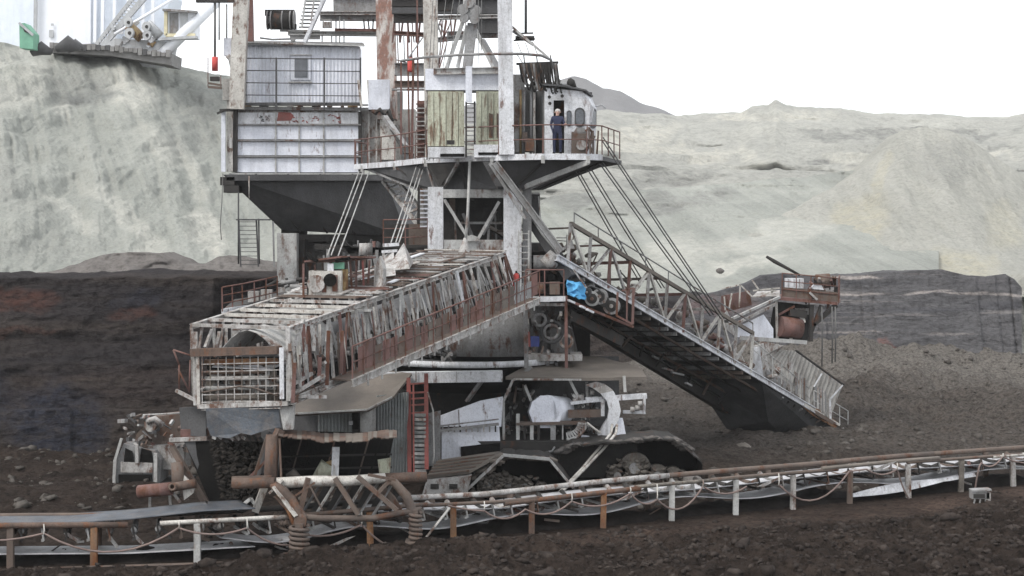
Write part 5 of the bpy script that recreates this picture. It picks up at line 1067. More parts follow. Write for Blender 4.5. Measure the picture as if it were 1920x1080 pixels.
# ------------------------------------------------------------------ person at the cab door
def person():
    root = thing('person', 'grey haired man in dark navy overalls standing by the cab door on the high deck', 'person', (P(1045,0,66.75).x, 66.75, ZT))
    me = bpy.data.meshes.new('body')
    J = {  # joint: (x, y, z, radius)
     'pel':(0,0,.95,.155),'waist':(0,0,1.1,.15),'chest':(0,0,1.32,.17),'neck0':(0,0,1.5,.075),'neck1':(.01,-.01,1.56,.06),'head':(.012,-.02,1.65,.1),'crown':(.012,-.015,1.73,.08),
     'shl':(-.19,0,1.43,.078),'ell':(-.25,.02,1.15,.055),'wrl':(-.2,-.14,.96,.036),'hdl':(-.19,-.17,.89,.032),
     'shr':(.19,0,1.43,.078),'elr':(.27,-.02,1.17,.055),'wrr':(.3,-.26,1.16,.036),'hdr':(.31,-.32,1.17,.032),
     'hpl':(-.1,0,.88,.105),'knl':(-.12,-.01,.5,.075),'anl':(-.12,.02,.1,.055),'tol':(-.13,-.16,.04,.04),
     'hpr':(.1,0,.88,.105),'knr':(.13,-.02,.5,.075),'anr':(.12,.03,.1,.055),'tor':(.15,-.14,.04,.04)}
    E = [('pel','waist'),('waist','chest'),('chest','neck0'),('neck0','neck1'),('neck1','head'),('head','crown'),('chest','shl'),('shl','ell'),('ell','wrl'),('wrl','hdl'),
         ('chest','shr'),('shr','elr'),('elr','wrr'),('wrr','hdr'),('pel','hpl'),('hpl','knl'),('knl','anl'),('anl','tol'),('pel','hpr'),('hpr','knr'),('knr','anr'),('anr','tor')]
    for s, hx in (('l','hdl'),('r','hdr')):
        wx = J['wr'+s]; hh = J[hx]; d = Vector(hh[:3])-Vector(wx[:3]); d.normalize(); sd_ = d.cross(Vector((.3,.5,1))).normalized()
        for i, (off_, L) in enumerate(((-.03,.07),(-.01,.08),(.01,.078),(.03,.06))):
            a = Vector(hh[:3])+sd_*off_+d*.03; b = a+d*L*.55; c = b+(d+Vector((0,.25,-.5))).normalized()*L*.45
            J[f'f{s}{i}a'] = (*a,.011); J[f'f{s}{i}b'] = (*b,.01); J[f'f{s}{i}c'] = (*c,.008)
            E += [(hx,f'f{s}{i}a'),(f'f{s}{i}a',f'f{s}{i}b'),(f'f{s}{i}b',f'f{s}{i}c')]
        a = Vector(hh[:3])+sd_*.045; J[f't{s}'] = (*(a+d*.02),.012); E.append((hx,f't{s}'))
    K = list(J); me.from_pydata([J[k][:3] for k in K], [(K.index(a), K.index(b)) for a, b in E], [])
    o = link(bpy.data.objects.new('body', me)); o.parent = root; o['wl'] = root['wl']
    sk_ = o.modifiers.new('skin', 'SKIN'); sk_.use_smooth_shade = True
    for i, k in enumerate(K):
        v = me.skin_vertices[0].data[i]; v.radius = (J[k][3], J[k][3]*(.72 if k in ('pel','waist','chest') else 1)); v.use_root = (k == 'pel')
    su = o.modifiers.new('sub', 'SUBSURF'); su.levels = 1; su.render_levels = 2
    # cloth below the neck and above the hands, skin elsewhere: chosen by position in a single material
    m, n, b = new_mat('clothed_skin'); tc = n.nodes.new('ShaderNodeTexCoord'); sp = n.nodes.new('ShaderNodeSeparateXYZ'); n.links.new(tc.outputs['Object'], sp.inputs[0])
    g = n.nodes.new('ShaderNodeMath'); g.operation = 'GREATER_THAN'; g.inputs[1].default_value = 1.52; n.links.new(sp.outputs[2], g.inputs[0])
    l = n.nodes.new('ShaderNodeMath'); l.operation = 'LESS_THAN'; l.inputs[1].default_value = -.235; n.links.new(sp.outputs[1], l.inputs[0])
    a = n.nodes.new('ShaderNodeMath'); a.operation = 'MAXIMUM'; n.links.new(g.outputs[0], a.inputs[0]); n.links.new(l.outputs[0], a.inputs[1])
    n.links.new(mixc(n, a.outputs[0], (.018,.023,.055), (.55,.36,.29)), b.inputs['Base Color']); b.inputs['Roughness'].default_value = .85
    me.materials.append(m)
    W = Vector(root['wl'])
    hb2 = MB()
    for zz, rr in ((1.69,.108),(1.73,.105),(1.765,.07)): pass
    put('hair', MB().tube([W+Vector((.012,.02,1.66)), W+Vector((.012,.01,1.71)), W+Vector((.012,0,1.755)), W+Vector((.012,0,1.785))], [.108,.112,.09,.035], 14), HRG, root)
    put('nose', MB().tube([W+Vector((.012,-.115,1.665)), W+Vector((.012,-.14,1.635)), W+Vector((.012,-.12,1.625))], [.01,.017,.012], 6), SKN, root)
    for s in (-1, 1):
        put('eye', MB().tube([W+Vector((.012+s*.035,-.112,1.668)), W+Vector((.012+s*.035,-.122,1.668))], .011, 8), BLK, root)
        put('ear', MB().tube([W+Vector((.012+s*.1,-.02,1.67)), W+Vector((.012+s*.115,-.01,1.65)), W+Vector((.012+s*.1,-.02,1.63))], [.015,.022,.012], 6), SKN, root)
        put('boot', MB().tube([W+Vector((s*.13,.06,.06)), W+Vector((s*.135,-.06,.055)), W+Vector((s*.14,-.2,.04))], [.055,.058,.035], 10), BLK, root)
    put('mouth', MB().bar(W+Vector((-.015,-.118,1.6)), W+Vector((.04,-.118,1.6)), .006), RD, root)
person()

# ------------------------------------------------------------------ ground conveyor
GC = thing('belt_conveyor', 'long low rusty belt conveyor on short posts crossing the whole pit floor', 'conveyor', (-2, 53.5, 0))
def cpt(px, z, back=0.):
    Y = CY(px); a = Vector(((px-5-960)*CY(px-5)/F, CY(px-5), 0)); b = Vector(((px+5-960)*CY(px+5)/F, CY(px+5), 0)); d = (b-a).normalized()
    n_ = Vector((-d.y, d.x, 0)); return Vector(((px-960)*Y/F, Y, z))+n_*back
def zy(px, y): return EYE+(HZ-y)*CY(px)/F
TOPY = interp([(-200,990),(0,985),(240,984),(500,971),(560,968),(790,948),(950,940),(1200,912),(1430,892),(1560,882),(1700,868),(1920,852),(2200,832)])
BOTY = interp([(-200,1085),(0,1075),(177,1068),(700,1052),(860,1040),(1000,1024),(1132,1008),(1260,995),(1487,972),(1594,958),(1702,945),(1803,932),(1898,921),(2200,890)])
ztop = lambda px: zy(px, float(TOPY(px))); 
posts = [(20,RUM),(177,RUO),(370,GRL),(693,RUO),(850,RUO),(997,RU),(1132,RUO),(1260,GRL),(1380,GRL),(1487,WHD),(1594,RUM),(1702,WHD),(1803,MUDW),(1898,WHD),(1990,WHD)]
for px, m_ in posts:
    zt_ = ztop(px)-.05; zb_ = zy(px, float(BOTY(px)))-.25
    for bk_ in (0, 1.5):
        lean = Vector((R(-.05,.05),0,0))
        put('post', MB().ibeam(cpt(px,zb_,bk_)+lean, cpt(px,zt_,bk_), .19, .16, .03), m_ if bk_ == 0 else RUM, GC)
    put('cross_tie', MB().bar(cpt(px,zt_-.3,.1), cpt(px,zt_-.3,1.4), .1), RUM, GC)
# stringers: separate lengths with overlapping, offset ends
segs = [(-300,240,RU,.09,0),(100,232,PIP,.05,0),(300,545,PIP,.07,0),(555,800,RUM,.07,.03),(790,1010,RUM,.06,.0),(945,1200,RU,.085,-.06),(1190,1440,MUDW,.065,.0),(1330,1570,RUM,.065,0.02),(1540,1760,TAN,.07,.1),(1700,1915,RUM,.06,.02),(1860,2200,PIP,.07,.0)]
for x0, x1, m_, r_, dz in segs:
    pts = [cpt(x, ztop(x)+dz, -.02) for x in np.linspace(x0, x1, 7)]
    put('stringer', MB().tube(pts, r_, 10), m_, GC)
for x0, x1, m_ in ((-300,300,RUM),(300,800,DK),(800,1300,WHD),(1300,1800,RUM),(1800,2200,RUM)):
    put('stringer', MB().tube([cpt(x, ztop(x)+.02, 1.5) for x in np.linspace(x0, x1, 8)], .09, 8), m_, GC)
for x0, x1 in ((-300,420),(420,860),(858,1320),(1318,1760),(1758,2200)):
    put('skid_rail', MB().tube([cpt(x, zy(x, float(BOTY(x)))+.07, -.14) for x in np.linspace(x0, x1, 9)], .085, 6), RU if x0 > 400 else RUM, GC)
# belt: carrying run in a trough, return run below
def belt(name, x0, x1, zf, mat_, w0=.12, w1=1.35, trough=.16, n=60, nn=7, zvar=.0):
    A = np.zeros((nn, n, 3))
    for i, x in enumerate(np.linspace(x0, x1, n)):
        for j in range(nn):
            s_ = j/(nn-1); p = cpt(x, zf(x)-trough*math.sin(math.pi*s_)+zvar*math.sin(x*.05+s_*3), w0+(w1-w0)*s_); A[j, i] = p
    V = [Vector(A[j, i]) for j in range(nn) for i in range(n)]
    mb = MB(); mb.add(V, [(j*n+i, j*n+i+1, (j+1)*n+i+1, (j+1)*n+i) for j in range(nn-1) for i in range(n-1)], True)
    o = put(name, mb, mat_, GC); s = o.modifiers.new('s', 'SOLIDIFY'); s.thickness = .03; return o
belt('carrying_belt', -300, 480, lambda x: ztop(x)+.05+.25*max(0, min(1, (x-120)/260))*(x < 500), RUB, .05, 1.75+0, .02)
belt('carrying_belt', 700, 2200, lambda x: ztop(x)-.2+.05*math.sin(x*.013)+.12*max(0,min(1,(960-x)/150)), BELT, .05, 1.45, .12, 90)
belt('return_belt', 420, 2200, lambda x: ztop(x)-.62+.14*math.sin(x*.021), BELT, .1, 1.3, .04, 150, 5)
belt('return_belt', -300, 480, lambda x: ztop(x)-.85, BELT, .1, 1.3, .04, 50, 5)
tw = MB(); pts = []
for i, x in enumerate(np.linspace(1600, 1830, 24)):
    t = i/23; wdt = .05+.11*math.sin(math.pi*min(1, t*1.35)) if t < .74 else .06
    zc = zy(x, 929-(x-1600)*.17); pts.append((cpt(x, zc-wdt, -.0), cpt(x, zc+wdt, .1)))
for i in range(23):
    tw.add([pts[i][0], pts[i+1][0], pts[i+1][1], pts[i][1]], [(0,1,2,3)])
o = put('twisted_belt_strip', tw, WH, GC); s = o.modifiers.new('s', 'SOLIDIFY'); s.thickness = .03
for px in np.arange(40, 2050, 42):
    px = float(px)+R(-5,5); z = ztop(px)-.22
    m_ = random.choice([RUM,DK,GR,WHD,DK])
    idl = put('idler', MB().tube([cpt(px, z+.05, .12), cpt(px, z-.1, .5)], .085, 8).tube([cpt(px, z-.1, .55), cpt(px, z-.1, 1.0)], .085, 8).tube([cpt(px, z-.1, 1.05), cpt(px, z+.08, 1.42)], .085, 8), m_, GC)
    put('bracket', MB().bar(cpt(px+3, z-.25, .05), cpt(px-2, ztop(px), .05), .05).bar(cpt(px, z-.24, .05), cpt(px, z-.24, 1.45), .07), random.choice([DK,RUM,GRL]), GC)
for k in range(46):
    px = R(60,1900); z = ztop(px)-R(.25,1.0); a = cpt(px, z, R(.3,1.4)); put('scrap_bar', MB().bar(a, a+Vector((R(-.5,.5),R(-.1,.1),R(-.25,.25))), R(.03,.1)), random.choice([DK,RUM,GRL,WHD,GR,RR]), GC)
for x, y in ((640,1012),(1180,928),(1440,902),(1655,872)): put('hanging_sheet', MB().slab([cpt(x-25, zy(x-25,y+10), -.1), cpt(x+8, zy(x,y-4), -.1), cpt(x+25, zy(x+20,y-8), -.1), cpt(x-8, zy(x,y+8), -.1)], (0,.02,0)), WHD, GC)
put('rod', MB().tube([P(843,952,53.4), P(795,1013,52.8)], .04, 6), PIP, GC)
for x, y in ((120,1000),(205,1010),(250,1005),(300,990)): put('angle_piece', MB().bar(cpt(x, zy(x,y), .2), cpt(x+R(14,26), zy(x+20,y+R(14,24)), .2), .09), random.choice([WHD,DK,GRL]), GC)

# dark coal under the belt, the shade there painted into its colour
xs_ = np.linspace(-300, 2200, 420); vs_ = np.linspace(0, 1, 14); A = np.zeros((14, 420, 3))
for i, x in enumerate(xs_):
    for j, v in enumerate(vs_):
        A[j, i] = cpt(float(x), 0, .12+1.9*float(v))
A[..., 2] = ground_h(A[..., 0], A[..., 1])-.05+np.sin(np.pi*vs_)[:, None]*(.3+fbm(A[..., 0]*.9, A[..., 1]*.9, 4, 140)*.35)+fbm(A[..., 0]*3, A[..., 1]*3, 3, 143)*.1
grid_obj('coal_and_shade', A, earth('shade_black_coal', ((.016,.014,.013),(.03,.026,.024),(.01,.009,.009)), 1.5, bumpd=.05), kind='stuff', label='ridge of dark coal under the conveyor belt, blackened to include the shade there')

# cables slung along the front of the conveyor
def sling(name_label, pts, r=.032):
    P3 = []
    for i in range(len(pts)-1):
        (x0,y0), (x1,y1), sag = pts[i][:2], pts[i+1][:2], pts[i][2]
        n = 9
        for k in range(n+(i == len(pts)-2)):
            t = k/n; x = x0+(x1-x0)*t; y = y0+(y1-y0)*t+sag*4*t*(1-t); P3.append(P(x, y, CY(x)-.22-.05*math.sin(t*3)))
    o = put('power_cable', MB().tube(P3, r, 7), CBL); o['label'] = name_label; o['category'] = 'cable'; o['group'] = 'cables slung along the conveyor'
    return o
sling('muddy power cable with the deepest loop, touching the ground by the first orange post', [(-120,1000,14),(82,1000,40),(335,990,0)])
sling('thin brown power cable looped twice between the grey post and the coiled hopper leg', [(335,990,12),(463,990,10),(548,1022,0)])
sling('slack power cable under the rusty cross beam of the hopper with a free hanging end', [(580,1004,8),(678,984,6),(742,1030,0)])
sling('power cable hung in shallow loops between the bright orange and the brown posts', [(840,948,2),(908,958,16),(985,955,16),(1072,940,0)])
sling('power cable looped across the orange and white post before the first grey post', [(1072,940,16),(1182,925,14),(1232,936,0)])
sling('deep hanging power cable loop crossing the first grey post of the conveyor', [(1232,936,30),(1318,912,14),(1400,912,0)])
sling('power cable sagging in one long loop between the third grey and the brown post', [(1460,908,42),(1592,884,0)])
sling('power cable draped near the twisted pale belt with its end on the skid rail', [(1592,884,0),(1625,880,10),(1682,880,10),(1712,945,0)])
sling('power cable dropping to the small lamp box beside the conveyor', [(1828,920,-10),(1840,868,12),(1880,856,10),(1960,860,0)])
for i, (x, y) in enumerate(((82,1000),(335,990),(463,990),(678,984),(908,955),(1072,940),(1182,925),(1232,936),(1318,912),(1460,908),(1682,880),(1880,856))):
    put('cable_hook', MB().tube([P(x,y+2,CY(x)-.25), P(x+1,y-6,CY(x)-.22), P(x,float(TOPY(x))-2,CY(x)-.14)], .022, 5), PIP, GC)

# small box lying beside the skid rail
jb = thing('lamp_box', 'small battered grey lamp box lying on the skid rail of the conveyor', 'box', (P(1840,0,61.4).x, 61.4, .1))
put('case', MB().box(P(1836,926,61.4), (.62,.4,.3)).bar(P(1820,919,61.4), P(1856,917,61.4), .5, .06), GR, jb); put('window', MB().box(P(1836,930,61.18), (.4,.03,.14)), DK, jb)
put('side_plate', MB().box(P(1853,931,61.25), (.16,.1,.28)), WHD, jb)
for k in range(3): put('foot', MB().bar(P(1828+k*10,936,61.2), P(1826+k*11,944,61.2), .05), GR, jb)

# ------------------------------------------------------------------ receiving hopper over the conveyor
HP = thing('receiving_hopper', 'rusty steel receiving hopper with bent tin roof straddling the conveyor under the boom end', 'hopper', (-6, 52, 0))
h = lambda x, y, Y=52.0: P(x, y, Y)
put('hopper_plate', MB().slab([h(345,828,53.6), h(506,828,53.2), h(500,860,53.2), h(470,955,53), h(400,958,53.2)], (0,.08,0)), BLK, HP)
put('hopper_wall', MB().slab([h(345,826,53.6), h(396,826,53.6), h(396,905,53.4), h(388,915,53.4)], (0,-.05,0)), DKM, HP)
put('hopper_beam', MB().bar(h(322,838,53), h(398,965,52.6), .16), RUM, HP); put('hopper_beam', MB().bar(h(318,825,53.6), h(388,822,53.5), .14, .12), WHD, HP)
put('hopper_beam', MB().bar(h(340,812,54), h(390,810,54), .3, .25), RR, HP)
for k in range(9): put('torn_edge', MB().bar(h(398+k*11,818+R(-3,3),52.9), h(405+k*11,826+R(-5,5),52.9), .08), random.choice([DK,GRL,GR]), HP)
# right half: open shed with lattice and corrugated bent roof
mb_ = MB()
for k in range(900):
    v_ = R(0,1); x = R(395+v_*25, 500-v_*25); y = 828+v_*125; c = h(x, y, 53.1-R(0,.25)); s = R(.03,.1)
    mb_.tube([c+Vector((-s,0,R(-s,s))), c, c+Vector((s,0,R(-s,s)))], [s*.3,s*R(.6,1),s*.3], 5)
put('falling_coal', mb_, BLKC, HP)['kind'] = 'stuff'
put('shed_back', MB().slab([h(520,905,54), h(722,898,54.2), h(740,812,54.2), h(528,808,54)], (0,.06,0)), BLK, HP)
put('side_wall', MB().slab([h(500,900,53.4), h(520,902,52.3), h(524,815,52.3), h(505,808,53.4), h(480,890,53.4)], (0,.05,0)), DK, HP)
tops = [(522,803),(548,806),(575,808),(600,812),(625,812),(660,812),(690,810),(700,808),(722,806),(744,806)]
drop = [13,16,14,17,14,16,15,11,16,12]
for i in range(len(tops)-1):
    a, b = tops[i], tops[i+1]
    for q in range(3):
        u0, u1 = q/3, (q+1)/3; x0 = a[0]+(b[0]-a[0])*u0; x1 = a[0]+(b[0]-a[0])*u1; y0 = a[1]+(b[1]-a[1])*u0; d0 = drop[i]+(drop[i+1]-drop[i])*u0; z_ = .06*((i*3+q) % 2)
        put('roof_sheet', MB().slab([h(x0,y0+R(-1.2,1.2),53.6-z_), h(x1,y0+R(-1.2,1.2),53.6+z_-.06), h(x1,y0+d0+R(-1.5,1.5),51.6+z_), h(x0,y0+d0+R(-1,1),51.6-z_)], (0,0,-.03)), random.choice([RU,TAN,RU,TAN,RUM]), HP)
for k in range(9):
    x = 545+k*21; put('back_batten', MB().bar(h(x+22,818,53.85), h(x,895,53.85), .05), BLK if k % 3 else RUM, HP)
for y in (856, 880): put('back_rail', MB().bar(h(525,y,53.7), h(735,y-4,53.9), .06), DK, HP)
put('yellow_sheet', MB().slab([h(606,868,53.2), h(624,862,53.2), h(624,898,53.2), h(600,898,53.2)], (0,.03,0)), YEL, HP); put('yellow_sheet', MB().slab([h(708,862,53.2), h(733,858,53.2), h(731,890,53.2), h(712,894,53.2)], (0,.03,0)), GRN, HP)
put('rubble_fill', MB().tube([h(590,896,53), h(606,880,53.1), h(622,890,53)], [.1,.32,.2], 7), GRN, HP); put('rubble_fill', MB().tube([h(538,895,53), h(550,890,53), h(562,898,53)], [.1,.2,.1], 7), TAN, HP)
put('white_post', MB().bar(h(630,838,52.5), h(628,892,52.4), .22, .08), WH, HP); put('white_post', MB().bar(h(627,895,52.3), h(625,840,52.6), .06), GRL, HP)
put('rust_pipe', MB().pipe(h(511,815,52), h(506,912,51.9), .2, .03, 16), RU, HP); put('rust_pipe', MB().bar(h(525,806,52.2), h(510,840,52), .22), RU, HP)
put('corner_post', MB().bar(h(524,822,51.9), h(528,908,51.8), .06), RU, HP)
hpz = put('rust_pipe', MB().pipe(h(436,906,51.7), h(516,905,51.6), .17, .03, 16), RU, HP); put('rust_pipe', MB().pipe(h(716,897,52.4), h(800,894,52.6), .16, .03, 16), RU, HP)
put('upper_flange', MB().bar(h(435,896,51.8), h(510,894,51.7), .16, .08), RUM, HP)
put('white_pipe', MB().tube([h(518,906,51.7), h(585,902,51.8), h(650,902,52), h(722,896,52.3)], [.17,.165,.16,.15], 14), PIP, HP)
put('leg_pipe', MB().tube([h(506,905,51.6), h(522,915,51.5), h(545,935,51.4), h(560,960,51.3), h(567,985,51.2)], [.13,.15,.15,.14,.13], 12), RU, HP); put('leg_plate', MB().bar(h(514,912,51.4), h(556,968,51.1), .22, .06), PIP, HP); put('leg_plate', MB().bar(h(530,915,51.5), h(572,972,51.2), .1, .2), RUM, HP); put('leg_pipe', MB().tube([h(518,930,51.9), h(540,955,51.6), h(552,985,51.4)], .07, 8), RUO, HP)
put('leg_pipe', MB().tube([h(720,898,52.3), h(740,905,52.2), h(762,930,52.2), h(772,955,52.1), h(779,980,52.1)], [.1,.13,.15,.15,.14], 12), RUM, HP); put('leg_pipe', MB().tube([h(712,912,52.6), h(735,935,52.6), h(748,958,52.6)], .12, 8), RUM, HP)
for x0, ya, yb, Y, r in ((561,985,1042,51.1,.27),(779,960,1015,52.0,.17)):
    n = 60; cl_ = [h(x0,ya+(yb-ya)*k/n,Y)+Vector((math.cos(k*.68)*r, math.sin(k*.68)*r*.8, 0)) for k in range(n+1)]
    put('coil_spring', MB().tube(cl_, .06, 6), RUM, HP); put('spring_core', MB().bar(h(x0,ya-4,Y), h(x0+3,yb+12,Y), r*.9), RUM, HP)
    put('foot_plate', MB().box(h(x0+4,yb+8,Y), (r*4.4,.8,.3)), RUM, HP)
put('lower_pipe', MB().tube([h(560,968,51.2), h(600,972,51.4), h(700,972,51.7), h(750,962,52), h(790,956,52.1)], .1, 10), RUM, HP)
for a, b, w_, m_ in (((578,896),(560,968),.14,RU),((545,935),(590,905),.06,RU),((628,896),(672,965),.13,RUM),((670,893),(745,957),.13,RUM),((690,890),(742,900),.08,RU),((738,893),(708,925),.1,RUM),((505,925),(530,900),.07,PIP),((515,930),(560,975),.06,RU),((604,955),(578,905),.05,RUM)):
    put('lattice_brace', MB().bar(h(*a,51.6), h(*b,51.5), w_), m_, HP)
for k in range(6):
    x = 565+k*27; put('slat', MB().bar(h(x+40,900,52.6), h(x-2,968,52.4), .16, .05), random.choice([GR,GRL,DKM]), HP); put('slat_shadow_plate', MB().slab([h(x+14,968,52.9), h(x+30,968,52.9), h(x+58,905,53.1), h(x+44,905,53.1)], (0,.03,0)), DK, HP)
put('under_beam', MB().bar(h(552,975,51.2), h(575,978,51.2), .3, .25), RU, HP)
for a, b, w_, m_ in (((500,902),(478,960),.2,PIP),((445,955),(470,935),.1,GRL),((470,935),(478,945),.08,GRL),((488,950),(455,965),.08,RUM),((505,860),(455,905),.05,RUM),((512,850),(468,895),.07,RR),((500,820),(478,890),.08,RUM)):
    put('broken_bar', MB().bar(h(*a,52.4), h(*b,52.3), w_), m_, HP)
put('side_plate', MB().slab([h(500,815,52.6), h(520,808,52.2), h(508,880,52.2), h(478,895,52.6)], (0,.05,0)), DKM, HP)
# left outrigger
lo = put('outrigger_pipe', MB().pipe(h(260,922,52.4), h(322,916,52.2), .2, .03, 16), RR, HP); put('outrigger_pipe', MB().tube([h(322,914,52.2), h(368,906,52.2)], .14, 12), RU, HP)
put('outrigger_end', MB().pipe(h(323,913,51.9), h(324,913,52.2), .13, .07, 14), RU, HP)
put('outrigger_post', MB().tube([h(333,868,52.6), h(334,912,52.4)], .2, 14), RUM, HP)
put('white_bracket', MB().slab([h(345,892,52.3), h(366,912,52.2), h(362,925,52.2), h(345,938,52.3), h(342,915,52.3)], (0,.1,0)), PIP, HP)
bars(HP, 'short_leg', WHD, [(h(281,933,52.6),h(281,952,52.6)),(h(322,920,52.4),h(338,942,52.4)),(h(318,925,52.4),h(320,950,52.4))], .08)

# ------------------------------------------------------------------ mud covered grey service machine behind the hopper
SV = thing('service_machine', 'mud caked grey service machine with a boxy windowed cab behind the hopper', 'machine', (P(270,0,66).x, 66, .2))
Yv = 66; q = lambda x, y, Y=Yv: P(x, y, Y)
cbv = put('cab', MB().slab([q(218,905), q(300,905), q(302,862), q(290,846), q(232,832), q(218,862)], (0,1.6,0)), GR, SV)
put('front_panel', MB().slab([q(226,886,65.9), q(286,886,65.9), q(286,868,65.9), q(226,866,65.9)], (0,.06,0)), WHD, cbv)
for x0, x1 in ((232,252),(262,288)): w_ = put('window', MB().slab([q(x0,866,65.92), q(x1,868,65.92), q(x1-4,846,65.92), q(x0+3,840,65.92)], (0,.03,0)), BLK, cbv)
put('window_post', MB().bar(q(257,834,65.85), q(257,868,65.85), .12), GRL, cbv); put('edge_post', MB().bar(q(214,905,65.9), q(216,862,65.9), .12).bar(q(216,862,65.9), q(228,822,65.9), .1), GRL, cbv)
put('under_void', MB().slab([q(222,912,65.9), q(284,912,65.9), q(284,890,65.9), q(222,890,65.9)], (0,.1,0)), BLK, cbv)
put('side_post', MB().bar(q(292,850,65.85), q(292,912,65.85), .14), GRL, cbv)
put('body', MB().slab([q(296,880,66.5), q(345,880,66.5), q(345,832,66.5), q(275,838,66.5), q(300,858,66.5)], (0,1.5,0)), WHD, SV)
put('body', MB().slab([q(250,842,67), q(345,832,67), q(345,775,67), q(285,782,67), q(255,815,67)], (0,1.2,0)), RUM, SV)
put('panel', MB().slab([q(340,815,65.8), q(388,812,65.8), q(388,768,65.8), q(340,768,65.8)], (0,.1,0)), DKM, SV)
put('tyre', MB().disc(q(284,796,66.4), (.5,1,0), .28, .2, 16), WHD, SV)
for k in range(44):
    x = R(235,345); y = R(775,850); put('body_bar', MB().bar(q(x,y,R(66,66.9)), q(x+R(-18,18),y+R(-8,16),R(66,66.9)), R(.04,.16)), random.choice([GR,WHD,GRL,RUM,RR,GR,DKM]), SV)
put('exhaust', MB().tube([q(275,790,66.2), q(290,785,66.2), q(306,798,66.2)], .12, 9), WHD, SV); put('hand_rail', MB().tube([q(268,778,66.2), q(350,774,66.2)], .03, 5), GRL, SV)
put('track', MB().slab([q(214,925,66), q(350,925,66), q(350,905,66), q(214,905,66)], (0,2,0)), DK, SV)

# ------------------------------------------------------------------ second machine on the crest behind
FX = thing('spreader', 'pale bluish white spreader machine on crawlers up on the crest of the spoil slope', 'mining machine', (P(190,0,168).x, 168, 26))
YF = 168; f = lambda x, y, Y=YF: P(x, y, Y)
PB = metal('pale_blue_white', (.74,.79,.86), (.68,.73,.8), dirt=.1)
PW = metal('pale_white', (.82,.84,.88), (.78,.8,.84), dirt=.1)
PK = metal('haze_paled_track', (.24,.235,.23), (.16,.155,.15), dirt=.3)  # crawler tone lifted, distance haze painted into the colour
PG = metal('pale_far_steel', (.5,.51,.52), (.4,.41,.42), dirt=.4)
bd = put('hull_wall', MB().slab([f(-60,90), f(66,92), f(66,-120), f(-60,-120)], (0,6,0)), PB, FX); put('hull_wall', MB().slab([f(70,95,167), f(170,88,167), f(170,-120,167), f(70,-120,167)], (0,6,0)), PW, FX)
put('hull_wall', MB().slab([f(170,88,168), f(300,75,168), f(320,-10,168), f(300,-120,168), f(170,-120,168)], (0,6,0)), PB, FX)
for x in (66,178,192,214,240,268,286): put('wall_rib', MB().bar(f(x,80,166.6), f(x+2,-100,166.6), .3), PW if x > 100 else PG, FX)
put('window', MB().slab([f(92,70,166.8), f(100,70,166.8), f(100,56,166.8), f(92,56,166.8)], (0,.1,0)), PG, FX); put('window', MB().box(f(98,46,166.8), (.25,.1,.2)), PG, FX)
tr = put('crawler', MB().slab([f(92,98,160), f(205,104,160), f(320,122,160), f(322,100,160), f(215,92,160), f(170,82,160), f(125,84,160), f(95,90,160)], (0,5,0)), PK, FX)
for k in range(26):
    x = 98+k*8.7; y = np.interp(x,[95,205,320],[88,92,104])
    put('track_pad', MB().box(f(x,float(y)-R(0,3),159.8), (.38,.5,R(.3,.7))), random.choice([PK,DKM,PK]), tr)
ap = put('stair_arm', MB().bar(f(176,90,164), f(262,-20,164), .35).bar(f(186,94,164), f(285,-20,164), .5), PG, FX)
for k in range(20): a = lerp(f(176,88,163.8), f(262,-20,163.8), k/20); put('rung', MB().bar(a, a+Vector((.9,0,-.3)), .12), PG, ap)
put('support_arm', MB().tube([f(303,104,163), f(406,2,163)], .55, 10), PW, FX); put('stay_pipe', MB().tube([f(215,64,163), f(322,0,163)], .16, 6), PW, FX)
for x, y, r in ((241,42,.55),(243,62,.6),(275,50,.55),(276,66,.55)): s_ = put('sheave', MB().disc(f(x,y,162), (.5,1,0), r*.85, .25, 18), PG, FX); put('hub', MB().disc(f(x,y,161.8), (.1,1,0), r*.3, .1, 10), DK, s_)
for x, y, r in ((255,60,.9),(290,56,.9)): put('winch_drum', MB().tube([f(x-8,y+6,163), f(x+4,y-6,163)], r, 14), YEL if x < 270 else PG, FX)
for k in range(20): x = R(212,300); y = R(50,92); put('frame_bar', MB().bar(f(x,y,163.5), f(x+R(-10,14),y+R(-14,10),163.5), R(.12,.35)), random.choice([PG,PW,GR,YEL]), FX)
put('chassis', MB().slab([f(185,92,163.5), f(318,98,163.5), f(322,78,163.5), f(215,72,163.5)], (0,3,0)), PG, FX)
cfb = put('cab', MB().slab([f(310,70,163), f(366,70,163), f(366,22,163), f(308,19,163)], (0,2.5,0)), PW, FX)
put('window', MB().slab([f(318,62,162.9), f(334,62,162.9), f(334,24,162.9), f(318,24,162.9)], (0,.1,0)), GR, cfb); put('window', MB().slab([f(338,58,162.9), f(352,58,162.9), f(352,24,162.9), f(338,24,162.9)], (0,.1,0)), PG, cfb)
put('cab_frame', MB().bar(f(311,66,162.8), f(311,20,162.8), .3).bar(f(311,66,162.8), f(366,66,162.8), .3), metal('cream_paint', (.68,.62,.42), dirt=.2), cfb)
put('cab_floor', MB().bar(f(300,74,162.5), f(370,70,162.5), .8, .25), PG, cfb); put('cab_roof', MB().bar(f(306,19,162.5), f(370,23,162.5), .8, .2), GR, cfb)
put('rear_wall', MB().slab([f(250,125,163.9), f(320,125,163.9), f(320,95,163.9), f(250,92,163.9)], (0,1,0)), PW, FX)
SK = thing('skip', 'green metal skip standing on the far left end of the crest', 'skip', tuple(f(48,88,150)))
put('body', MB().slab([f(37,90,150), f(62,92,150), f(62,62,150), f(46,43,150), f(36,44,150)], (0,2,0)), GNP, SK); put('inside', MB().slab([f(40,46,149.9), f(60,64,149.9), f(46,60,149.9)], (0,.05,0)), DK, SK); put('rim', MB().bar(f(36,43,149.9), f(62,66,149.9), .2), PG, SK)
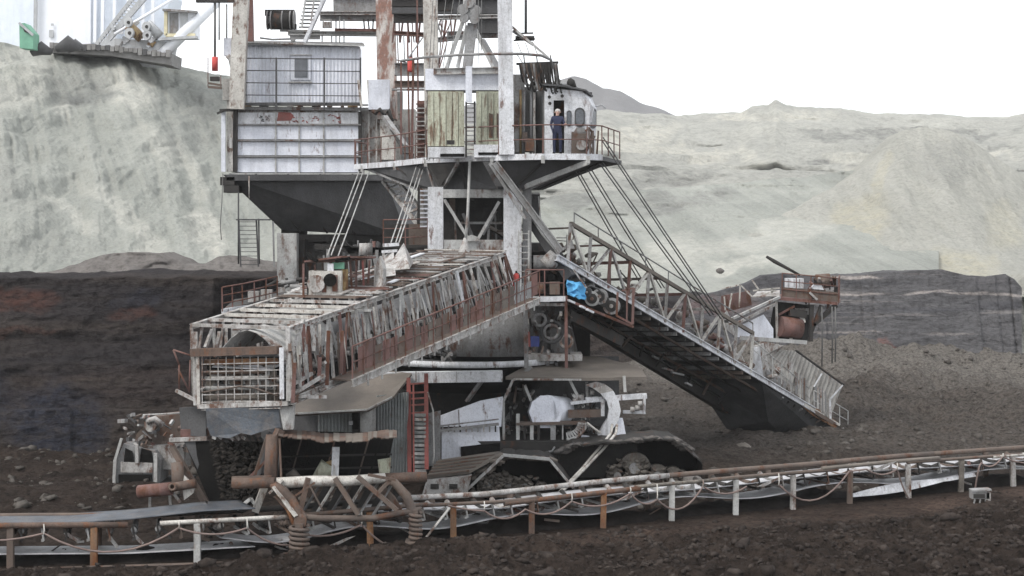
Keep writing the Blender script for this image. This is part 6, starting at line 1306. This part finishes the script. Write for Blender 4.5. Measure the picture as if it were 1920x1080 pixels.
for i, (x, y, s) in enumerate(((78,90,.9),(128,82,1.1),(142,84,.8))):
    c = f(x, y, 152+i); o = put('scrap_heap', MB().tube([c-Vector((s,0,.5)), c, c+Vector((s,0,-.4))], [.3,s*.7,.25], 8), DKM); o['label'] = ('dark scrap heap beside the green skip on the crest','larger dark heap in front of the spreader crawler on the crest','smaller dark heap touching the spreader crawler on the crest')[i]; o['category'] = 'heap'

# ------------------------------------------------------------------ loose things hung on the machine
e1 = thing('fire_extinguisher', 'red fire extinguisher hung at the root of the discharge boom walkway', 'fire extinguisher', tuple(P(968,530,65.9)))
put('cylinder', MB().tube([P(968,545,65.9), P(968,542,65.9), P(968,517,65.9), P(968,512,65.9)], [.1,.14,.14,.05], 14), REDB, e1); put('valve', MB().box(P(968,510,65.9), (.08,.06,.1)), DK, e1); put('hose', MB().tube([P(968,510,65.85), P(974,514,65.8), P(975,530,65.8)], .015, 5), BLK, e1)
e2 = thing('fire_extinguisher', 'red cylinder hung between the tower legs above the grey equipment box', 'fire extinguisher', tuple(P(769,125,73)))
put('cylinder', MB().tube([P(770,135,73), P(770,132,73), P(770,112,73), P(770,108,73)], [.1,.14,.14,.05], 14), REDB, e2); put('valve', MB().box(P(770,106,73), (.08,.06,.1)), DK, e2)
tp_ = thing('blue_cover', 'bright blue plastic cover wrapped round a motor beside the bucket wheel boom', 'cover', tuple(P(1080,556,68)))
g5 = MB(); ys_ = [(1062,524),(1072,526),(1084,528),(1098,534)]
V = []
for i in range(7):
    for j in range(6):
        u, v = i/6, j/5; x = 1062+36*u; y = (523+10*u)+(30+4*u-6*u*u)*v; V.append(P(x+R(-1.6,1.6), y+R(-1.6,1.6), 67.5+.5*abs(u-.4)*2+R(-.13,.13)+(.3 if v < .1 else 0)))
g5.add(V, [(i*6+j, i*6+j+1, (i+1)*6+j+1, (i+1)*6+j) for i in range(6) for j in range(5)], False)
o = put('sheet', g5, BLU, tp_); s = o.modifiers.new('s', 'SOLIDIFY'); s.thickness = .05
put('wrapped_block', MB().box(P(1080,541,68.2), (.66,.5,.5)), BLU, tp_)
# single boulders on the slopes
for i, (x, y, Y, s, lab, m_) in enumerate(((1350,508,131,.3,'dark lone boulder on the pale clay slope above the wheel boom',SPOIL),(1392,842,75.5,.4,'pale rounded boulder on the mud behind the conveyor, near the boom nose',TAN),(1300,905,64,.45,'dark mossy looking boulder at the end of the crawler hood',SPOIL))):
    g = MB(); c = P(x, y, Y); n = 9; rings = []
    for j in range(5):
        t = j/4; r_ = s*math.sin(math.pi*(.08+.84*t)); rings.append([c+Vector((r_*math.cos(2*math.pi*k/n)*R(.8,1.25), r_*math.sin(2*math.pi*k/n)*R(.8,1.2), s*.75*(-math.cos(math.pi*(.08+.84*t)))*R(.85,1.1))) for k in range(n)])
    g.add([p for r_ in rings for p in r_], [(j*n+k, j*n+(k+1) % n, (j+1)*n+(k+1) % n, (j+1)*n+k) for j in range(4) for k in range(n)]+[list(range(n))[::-1], [4*n+k for k in range(n)]], True)
    o = put('boulder', g, m_); o['label'] = lab; o['category'] = 'boulder'

# ------------------------------------------------------------------ dusty air
hz, n_, b_ = new_mat('dusty_air'); n_.nodes.remove(b_)
vo = n_.nodes.new('ShaderNodeVolumePrincipled'); vo.inputs['Color'].default_value = (.97,.97,.97,1); vo.inputs['Density'].default_value = .0002; vo.inputs['Anisotropy'].default_value = .2
n_.links.new(vo.outputs[0], [x for x in n_.nodes if x.type == 'OUTPUT_MATERIAL'][0].inputs['Volume'])
hzo = MB().box((0, 600, 38), (2000, 1420, 84)); 
o = put('haze', hzo, hz, kind='stuff'); o['label'] = 'pale dusty air filling the pit'
